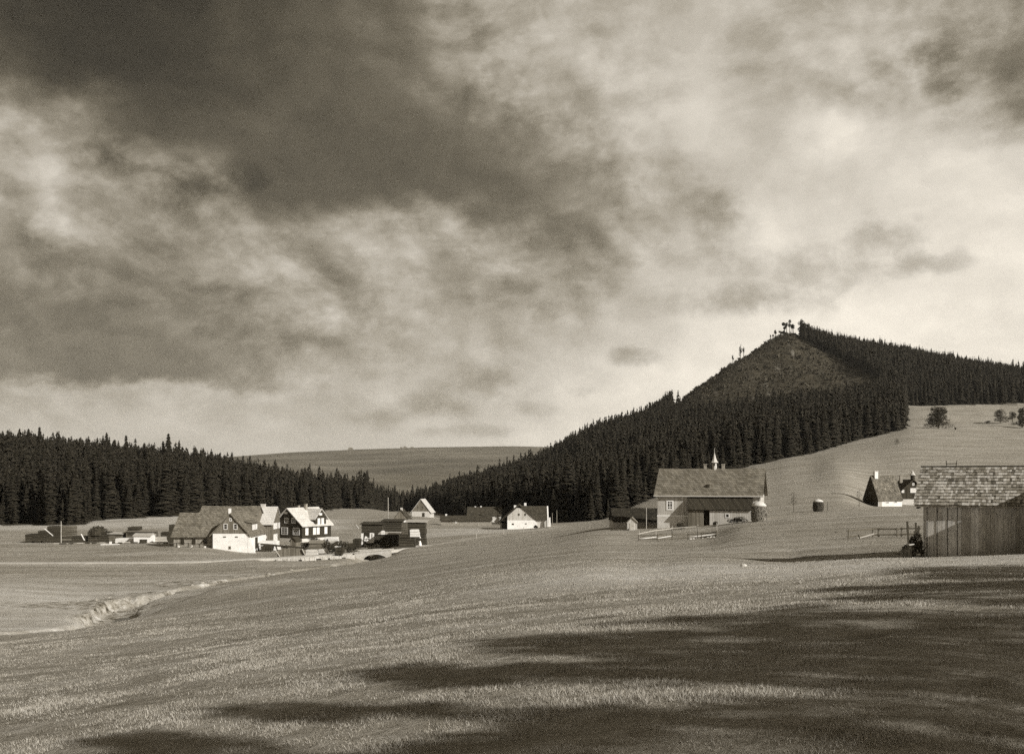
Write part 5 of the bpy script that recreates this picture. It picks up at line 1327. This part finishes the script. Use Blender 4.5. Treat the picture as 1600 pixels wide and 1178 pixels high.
for i, a in enumerate([(462, 862, 203, 9, 7, 'small dark shrub below the brown gabled hut'), (484, 851, 213, 8, 6, 'low shrub behind the light grey hut'), (520, 861, 203, 12, 9, 'dark shrub left of the dark crate by the lane'),
                       (553, 862, 199, 10, 10, 'bushy dark shrub under the crate beside the wide stack'), (558, 866, 188, 12, 6, 'low dark weeds at the left end of the bridge'), (529, 868, 186, 14, 4, 'low dark weeds along the lane before the bridge'),
                       (441, 866, 197, 7, 6, 'little shrub at the left end of the boarded enclosure'), (582, 857, 192, 16, 5, 'low dark shrub before the leaning white boards')]):
    shrub(*a, seed=80 + i, n=600)
# bare sapling trees on the bank
def sapling(px, pyb, d, hpx, wpx, label, seed, leaves=140):
    p = K(px, pyb, d, True); s = p.y / F; e = empty('sapling', p, 0, label, 'sapling'); g2 = np.random.default_rng(seed); h_ = hpx * s; w_ = wpx * s
    m = MB(); m.tube((0, 0, -.3), (0, 0, h_), .05, .012, 6, False); pts = []
    for k in range(16):
        z = h_ * (.3 + .65 * k / 16); a = g2.uniform(0, 6.28); L = w_ * .5 * (1 - .5 * k / 16) * g2.uniform(.6, 1.1); q = Vector((math.cos(a) * L, math.sin(a) * L, z + L * .5)); m.tube((0, 0, z), q, .02, .006, 4, False); pts.append(q)
    m.build('trunk', M['bark'], e); m = MB()
    for q in pts: blob_leaves(m, q.x * .85, q.y * .85, q.z, .12 * w_, .12 * w_, .1 * w_, leaves // 16, .07, g2)
    m.build('crown', M['leaves'], e)
sapling(1240, 792, 170, 31, 15, 'thin feathery young tree left of the small round log stack', 1)
sapling(1342.5, 792, 190, 27, 10, 'thin young tree just left of the steep roofed chalet', 2)

# trees standing out on the hilltop
def pine(px, pyb, d, hpx, cwpx, chpx, label, seed, lean=0.0, name='pine_tree', sparse=False, n=500):
    s = d / F; x_, y_ = W2(px, d); z = Hs(x_, y_) - .4
    pz = (HY - pyb) / F * d; z = min(z, pz)
    e = empty(name, (x_, y_, z), 0, label, 'tree'); g2 = np.random.default_rng(seed); h_ = 1.25 * hpx * s + (pz - z) + 1.0; cw, ch_ = 1.05 * cwpx * s, chpx * s; lx = lean * s
    m = MB(); m.tube((0, 0, -.3), (lx, 0, h_ * .97), .42, .12, 6, False)
    for k in range(9):
        a = g2.uniform(0, 6.28); t_ = g2.uniform(.45, .95); L = cw * .45 * g2.uniform(.5, 1); m.tube((lx * t_, 0, h_ * t_), (lx * t_ + math.cos(a) * L, math.sin(a) * L, h_ * t_ + L * .3), .09, .03, 4, False)
    m.build('trunk', M['bark'], e); m = MB()
    for k in range(6):
        zc = h_ - ch_ * g2.uniform(.12, .9); blob_leaves(m, lx + g2.uniform(-.2, .2) * cw, g2.uniform(-.2, .2) * cw, zc, cw * .22, cw * .22, ch_ * .20, n // 6, .42, g2)
    m.build('crown', M['needles'], e)
pine(1226, 523.5, 1105, 15, 10, 11, 'dense leaning round topped pine, leftmost of the hilltop clump', 1, n=900)
pine(1229, 523.5, 1107, 14, 7, 8, 'pine growing close behind the round topped one on the summit', 2)
pine(1234, 523, 1105, 17, 7, 12, 'tallest summit pine with a ragged crown in the middle of the clump', 3)
pine(1237.5, 523.5, 1107, 11, 5, 5, 'short thin summit pine right of the tallest one', 4)
pine(1240.5, 524.5, 1105, 13, 7, 7, 'slanting summit pine at the right of the clump', 5, lean=-2)
pine(1211.5, 529.5, 1100, 10, 5, 6, 'small crooked pine just left of the summit', 6)
pine(1208, 532, 1098, 6, 3, 3, 'low stunted pine below the summit on the left ridge', 7)
pine(1204, 536, 1096, 9, 3, 4, 'thin stunted pine second below the summit on the left', 8, n=200)
pine(1157, 566, 1062, 22, 7, 19, 'taller of two ragged half dead trees on the left ridge of the hill', 9, n=420)
pine(1162, 563.5, 1063, 17, 5, 12, 'thin ragged tree right behind the taller half dead one', 10, n=200)
pine(1145, 573, 1057, 13, 4, 7, 'short snag with a tufted top, lowest on the left ridge', 11, n=200)
for i, (a, b, h_) in enumerate([(1250, 529, 21), (1254, 530, 23), (1259, 532, 20), (1263, 533, 22), (1269, 535, 21), (1275, 537, 19)]):
    pine(a, b, 1095 - i * 2, h_, 9, h_ * .72, ['pine with bare trunk opening the wood edge right of the summit gap', 'tall pine second in the wood edge right of the summit', 'pine third in the wood edge right of the summit', 'pine fourth in the wood edge right of the summit', 'pine fifth in the wood edge right of the summit', 'pine sixth in the wood edge right of the summit'][i], 30 + i, n=700)
# tors on the far ridge
for px_, w_, h_, lb in [(632, 14, 3.0, 'left and larger rocky tor on the far upland ridge'), (645, 9, 2.4, 'right and smaller rocky tor on the far upland ridge'), (548, 8, 1.3, 'low rocky tor further left on the far upland ridge')]:
    s = 8000 / F; m = MB(); g2 = np.random.default_rng(px_); e_ = K0(px_, 700, 7900)
    for k in range(6): x_ = g2.uniform(-.4, .4) * w_ * s; hh_ = h_ * s * (1 - abs(x_) / (w_ * s)) * g2.uniform(.6, 1.1); m.hexa([(x_ - 14, -12, -20), (x_ + 14, -12, -20), (x_ + 14, 12, -20), (x_ - 14, 12, -20)], [(x_ - 5, -5, hh_), (x_ + 7, -5, hh_ * .8), (x_ + 6, 5, hh_ * .9), (x_ - 6, 5, hh_)])
    o = m.build('rock_tor', mh, loc=e_); tag(o, lb, 'rock')
# stones in the meadows
def rock(px, pyb, d, r, label, group=None, material=None, flat=.6):
    g2 = np.random.default_rng(int(px * 13 + pyb)); m = MB(); m.lathe([(r * .8, -.3 * r), (r, 0), (r * .92, r * .4), (r * .5, r * .8), (.01, r * .9)], 9)
    m.v = [(x_ * g2.uniform(.8, 1.15), y_ * g2.uniform(.8, 1.15), z_ * g2.uniform(.85, 1.1)) for x_, y_, z_ in m.v]
    o = m.build('rock', material or M['rock'], loc=K(px, pyb, d, True)); o.scale = (1, .8, flat); return tag(o, label, 'stone', group)
rock(1162, 869.5, 48, .16, 'white topped stone alone in the meadow before the schoolhouse', material=M['palestone'], flat=.8)
for i, (a, b) in enumerate([(205, 118), (180, 121), (215, 122), (235, 127), (262, 131), (285, 134), (300, 137), (316, 138), (332, 140), (350, 141), (372, 143), (395, 146), (192, 112), (150, 124), (170, 127), (420, 149), (455, 152)]):
    x_, y_ = W2(a, b + random.uniform(-1.5, 1.5)); p = Vector((x_, y_, Hs(x_, y_))); pyb_ = HY - p.z / y_ * F
    rock(a, pyb_, y_, random.uniform(.12, .34), 'pale boulder washed out on the bank of the brook', 'boulders along the brook', M['rock'])
for i, (a, d_) in enumerate([(1365, 60), (1224, 92), (1306, 92), (1357, 95)]):
    x_, y_ = W2(a, d_); rock(a, HY - Hs(x_, y_) / y_ * F, y_, .12, 'small dark stone lying in the hillside meadow', 'small dark stones in the meadow', M['dark_wood'])

# woman on the lane by the stacks --------------------------------------------------
def figure():
    e = empty('person', K(656.2, 854.6, 187.5, True) + Vector((0, 0, .1)), R(-10), 'woman in white headscarf, dark blouse and white skirt standing by the lane', 'person')
    J = [((0,0,.95),.125),((0,0,1.12),.115),((0,0,1.3),.13),((0,0,1.42),.075),((0,0,1.5),.05),((0,-.01,1.58),.085),((0,-.01,1.66),.08),
         ((.17,0,1.36),.06),((.23,0,1.12),.045),((.24,-.08,.9),.034),((.24,-.10,.83),.038),
         ((-.17,0,1.36),.06),((-.24,0,1.13),.045),((-.2,-.16,.97),.034),((-.17,-.21,.92),.038),
         ((.09,0,.85),.1),((.1,-.01,.48),.065),((.1,.02,.1),.04),((.1,-.1,.04),.035),
         ((-.09,0,.85),.1),((-.1,-.03,.48),.065),((-.1,.02,.1),.04),((-.1,-.1,.04),.035)]
    E = [(0,1),(1,2),(2,3),(3,4),(4,5),(5,6),(2,7),(7,8),(8,9),(9,10),(2,11),(11,12),(12,13),(13,14),(0,15),(15,16),(16,17),(17,18),(0,19),(19,20),(20,21),(21,22)]
    for hi_, sg, dn in ((10, 1, Vector((0, -.15, -1))), (14, -1, Vector((.3, -.9, -.3)))):
        b = Vector(J[hi_][0]); dn = dn.normalized(); sd_ = dn.cross(Vector((0, 1, 0)) if sg > 0 else Vector((0, 0, 1))).normalized()
        for f_, (o_, L) in enumerate([(-.028, .075), (-.010, .09), (.010, .085), (.028, .068)]):
            k = len(J); J.append((tuple(b + sd_ * o_ + dn * L * .55), .010)); J.append((tuple(b + sd_ * o_ + dn * L + Vector((-.01 * sg, -.012, 0))), .008)); E += [(hi_, k), (k, k + 1)]
        k = len(J); J.append((tuple(b + sd_ * -.05 + dn * .03), .010)); E.append((hi_, k))
    me = bpy.data.meshes.new('body'); me.from_pydata([j[0] for j in J], E, []); o = bpy.data.objects.new('body', me); col.objects.link(o); o.parent = e; me.materials.append(M['skin'])
    md = o.modifiers.new('skin', 'SKIN'); o.modifiers.new('sub', 'SUBSURF').levels = 1
    sv_ = me.skin_vertices[0].data
    for i, j in enumerate(J): sv_[i].radius = (j[1], j[1])
    sv_[0].use_root = True
    m = MB(); m.lathe([(.17, 1.0), (.165, 1.12), (.20, 1.3), (.19, 1.38), (.07, 1.46)], 14); 
    m.tube((.17, 0, 1.37), (.23, 0, 1.12), .075, .062); m.tube((.23, 0, 1.12), (.24, -.08, .92), .062, .05); m.tube((-.17, 0, 1.37), (-.24, 0, 1.13), .075, .062); m.tube((-.24, 0, 1.13), (-.2, -.15, .98), .062, .05)
    m.build('blouse', M['dark_wood'], e, smooth=True)
    m = MB(); m.lathe([(.33, .12), (.31, .3), (.24, .65), (.175, 1.02), (.16, 1.04)], 16); m.build('skirt', M['white'], e, smooth=True)
    m = MB(); m.lathe([(.09, 1.46), (.12, 1.55), (.125, 1.64), (.10, 1.72), (.03, 1.76), (.005, 1.765)], 14, 0, .025); m.build('headscarf', M['white'], e, smooth=True)
    m = MB(); m.tube((0, -.085, 1.605), (0, -.115, 1.585), .012, .016, 6); m.build('nose', M['skin'], e)
    for sx_ in (-.03, .03): m = MB(); m.tube((sx_, -.08, 1.625), (sx_, -.098, 1.625), .011, .009, 6); m.build('eye', M['dark_wood'], e)
    m = MB(); m.beam((-.022, -.095, 1.55), (.022, -.095, 1.55), .01, .008); m.build('mouth', M['brick'], e)
    for sx_ in (-.1, .1): m = MB(); m.lathe([(.045, 0), (.055, .03), (.04, .07), (.01, .09)], 8, sx_, -.07); m.build('shoe', M['dark_wood'], e)
figure()

# ------------------------------------------------------------------ trees right of the camera that shade the foreground
# their boughs are laid out so that their shade falls where it lies on the meadow in the photograph
DARK = [
 [(95, 1190), (130, 1160), (180, 1148), (215, 1142), (260, 1151), (330, 1152), (400, 1154), (470, 1190)],
 [(312, 1106), (420, 1100), (500, 1096), (530, 1098), (570, 1109), (640, 1101), (810, 1094), (810, 1113), (640, 1113), (570, 1118), (500, 1128), (450, 1131), (430, 1122), (330, 1115)],
 [(498, 1043), (560, 1051), (600, 1049), (640, 1041), (700, 1047), (760, 1039), (810, 1034), (810, 1063), (740, 1071), (690, 1078), (650, 1070), (600, 1062), (540, 1057)],
 [(560, 1190), (610, 1168), (700, 1158), (810, 1138), (810, 1190)],
 [(735, 1001), (875, 990), (1000, 987), (1060, 984), (1125, 972), (1180, 958), (1250, 947), (1350, 957), (1450, 961), (1640, 954), (1640, 1190), (800, 1190), (800, 1015), (770, 1010)],
 [(1010, 966), (1040, 960), (1075, 966), (1110, 962), (1090, 973), (1030, 973)], [(920, 968), (960, 971), (990, 973), (950, 976)],
 [(1375, 894), (1420, 887), (1640, 884), (1640, 893), (1500, 893)], [(1410, 903), (1500, 896), (1640, 894), (1640, 900), (1480, 905)],
 [(1250, 924), (1300, 917), (1400, 914), (1490, 913), (1640, 902), (1640, 946), (1540, 945), (1470, 939), (1400, 938), (1285, 937), (1370, 930), (1400, 924)]]
LIGHT = [
 [(780, 1018), (860, 1020), (990, 1032), (980, 1040), (880, 1037), (780, 1034)], [(1110, 1028), (1230, 1020), (1240, 1026), (1130, 1033)], [(1000, 1046), (1060, 1040), (1150, 1043), (1120, 1051), (1040, 1052)],
 [(780, 1066), (900, 1056), (1000, 1060), (1040, 1066), (1200, 1062), (1280, 1072), (1360, 1090), (1330, 1098), (1200, 1093), (1100, 1096), (1040, 1107), (900, 1106), (780, 1094)],
 [(1400, 1088), (1450, 1076), (1530, 1082), (1550, 1096), (1450, 1100)], [(1010, 1123), (1100, 1132), (1225, 1149), (1285, 1172), (1295, 1190), (900, 1190), (990, 1162), (1080, 1152), (1020, 1138)],
 [(1070, 982), (1210, 962), (1270, 965), (1200, 973), (1090, 986)], [(1340, 976), (1600, 967), (1600, 973), (1360, 982)], [(1480, 1058), (1600, 1052), (1600, 1058), (1500, 1063)]]
def inpoly(px, py, poly):
    r = np.zeros(px.shape, bool); n = len(poly)
    for k in range(n):
        (x1, y1), (x2, y2) = poly[k], poly[(k + 1) % n]
        c = ((y1 > py) != (y2 > py)) & (px < (x2 - x1) * (py - y1) / (y2 - y1 + 1e-9) + x1); r ^= c
    return r
g = np.random.default_rng(5); n_ = 150000
gx_ = g.uniform(-7, 27, n_); gy_ = g.uniform(4.0, 52, n_); gz_ = H(gx_, gy_)
ppx = CX + F * gx_ / gy_; ppy = HY - F * gz_ / gy_
wob_ = vnoise(gx_ / .8, gy_ / .8, 40)
jx = ppx + g.normal(0, 5, n_) + wob_ * 34; jy = ppy + g.normal(0, 1.4, n_) + wob_ * 5
on = np.zeros(n_, bool)
for q in DARK: on |= inpoly(jx, jy, q)
lit = np.zeros(n_, bool)
for q in LIGHT: lit |= inpoly(jx, jy, q)
on &= ~(lit & (g.random(n_) < .93))
on &= ((vnoise(gx_ / .6, gy_ / .3, 41) < .26) & (vnoise(gx_ / 2.2, gy_ / .7, 43) < .22)) | (g.random(n_) < .22)
gx_, gy_, gz_ = gx_[on], gy_[on], gz_[on]; print('shade points', on.sum())
frac = min(1, 32000 / len(gx_)); k_ = g.random(len(gx_)) < frac; gx_, gy_, gz_ = gx_[k_], gy_[k_], gz_[k_]
t_ = g.uniform(19, 33, len(gx_)); LP = np.stack([gx_ + sd.x * t_, gy_ + sd.y * t_, gz_ + sd.z * t_], -1)
MP = np.stack([gx_ + sd.x * 26, gy_ + sd.y * 26], -1); cen = MP[g.choice(len(MP), 16, False)]
for _ in range(12):
    own = np.argmin(((MP[:, None] - cen[None]) ** 2).sum(-1), 1); cen = np.array([MP[own == k].mean(0) if (own == k).any() else cen[k] for k in range(16)])
for k in range(16):
    pts = LP[own == k]
    if len(pts) < 20: continue
    cx_, cy_ = cen[k]; cz = Hs(cx_, cy_)
    e = empty('shade_tree', (cx_, cy_, cz), 0, 'tree outside the picture to the right, seen only by its dappled shadow on the meadow', 'tree', 'trees shading the foreground')
    rel = pts - np.array([cx_, cy_, cz]); n3 = len(rel)
    a_ = rel + g.normal(0, .13, (n3, 3)); b__ = rel + g.normal(0, .13, (n3, 3)); c__ = rel + g.normal(0, .13, (n3, 3))
    mesh_np('crown', np.stack([a_, b__, c__], 1).reshape(-1, 3), np.arange(n3 * 3).reshape(-1, 3), M['leaves'], parent=e)
    m = MB(); hm_ = float(rel[:, 2].max()); m.tube((0, 0, -.4), (0, 0, hm_ * .8), .13, .04, 7)
    for q in rel[g.choice(n3, min(14, n3), False)]: m.tube((0, 0, max(2, q[2] * .75)), tuple(q), .03, .01, 4, False)
    m.build('trunk', M['bark'], e)

# ------------------------------------------------------------------ grass blades in the foreground
g = np.random.default_rng(77); N = 900000
u = g.uniform(-.56, .56, N); d = np.exp(g.uniform(math.log(4.6), math.log(75), N)); gx = u * d; gy = d
cl = vnoise(gx / .30, gy / .30, 5) + .9 * vnoise(gx / 1.1, gy / 1.1, 6) + .6 * vnoise(gx / 4.0, gy / 3.0, 8); k_ = g.random(N) < np.clip((.50 + 1.3 * cl) * np.clip((76 - d) / 50, 0, 1), 0, 1); gx, gy, d, cl = gx[k_], gy[k_], d[k_], cl[k_]; N = len(gx)
gz = H(gx, gy) - .01; hgt = (.016 + .026 * g.random(N) ** 2 + .032 * np.clip(cl, 0, 1)) * (1 + d * .004); wd = .0016 + .00024 * d
a = g.uniform(0, 6.28, N); lean = g.uniform(.2, 1.0, N) * hgt; b2 = g.uniform(0, 6.28, N)
V_ = np.empty((N, 3, 3)); V_[:, 0] = np.stack([gx - np.cos(a) * wd, gy - np.sin(a) * wd, gz], -1); V_[:, 1] = np.stack([gx + np.cos(a) * wd, gy + np.sin(a) * wd, gz], -1)
V_[:, 2] = np.stack([gx + np.cos(b2) * lean, gy + np.sin(b2) * lean, gz + hgt], -1)
gm_ = bpy.data.materials.new('grass_blades'); gm_.use_nodes = True; t = NT(gm_.node_tree); b_ = gm_.node_tree.nodes['Principled BSDF']
rr = t.m('ADD', t.m('MULTIPLY', t.n('ShaderNodeNewGeometry').outputs['Random Per Island'], .6), t.m('MULTIPLY', t.noise(t.n('ShaderNodeTexCoord').outputs['Object'], .7, 4, .6), .5))
t.put(b_.inputs['Base Color'], t.ramp(rr, [(.2, sep(.19)), (.55, sep(.36)), (.8, sep(.50))])); b_.inputs['Roughness'].default_value = .7; b_.inputs['Specular IOR Level'].default_value = .2
o = mesh_np('grass', V_.reshape(-1, 3), np.arange(N * 3).reshape(-1, 3), gm_); tag(o, 'short coarse meadow grass over the near slope', 'grass', kind='stuff')

# ------------------------------------------------------------------ haze
m = MB(); m.box(-4500, 4500, -600, 9600, -420, 620); 
hz = m.build('haze', M['white']); hm = bpy.data.materials.new('haze_air'); hm.use_nodes = True; hm.node_tree.nodes.clear(); t = NT(hm.node_tree)
pv = t.n('ShaderNodeVolumePrincipled'); pv.inputs['Density'].default_value = 4.5e-5; pv.inputs['Color'].default_value = (.97, .93, .84, 1); pv.inputs['Anisotropy'].default_value = .2
t.t.links.new(pv.outputs[0], t.n('ShaderNodeOutputMaterial').inputs['Volume']); hz.data.materials[0] = hm
tag(hz, 'thin pale haze softening the far uplands', 'haze', kind='stuff')
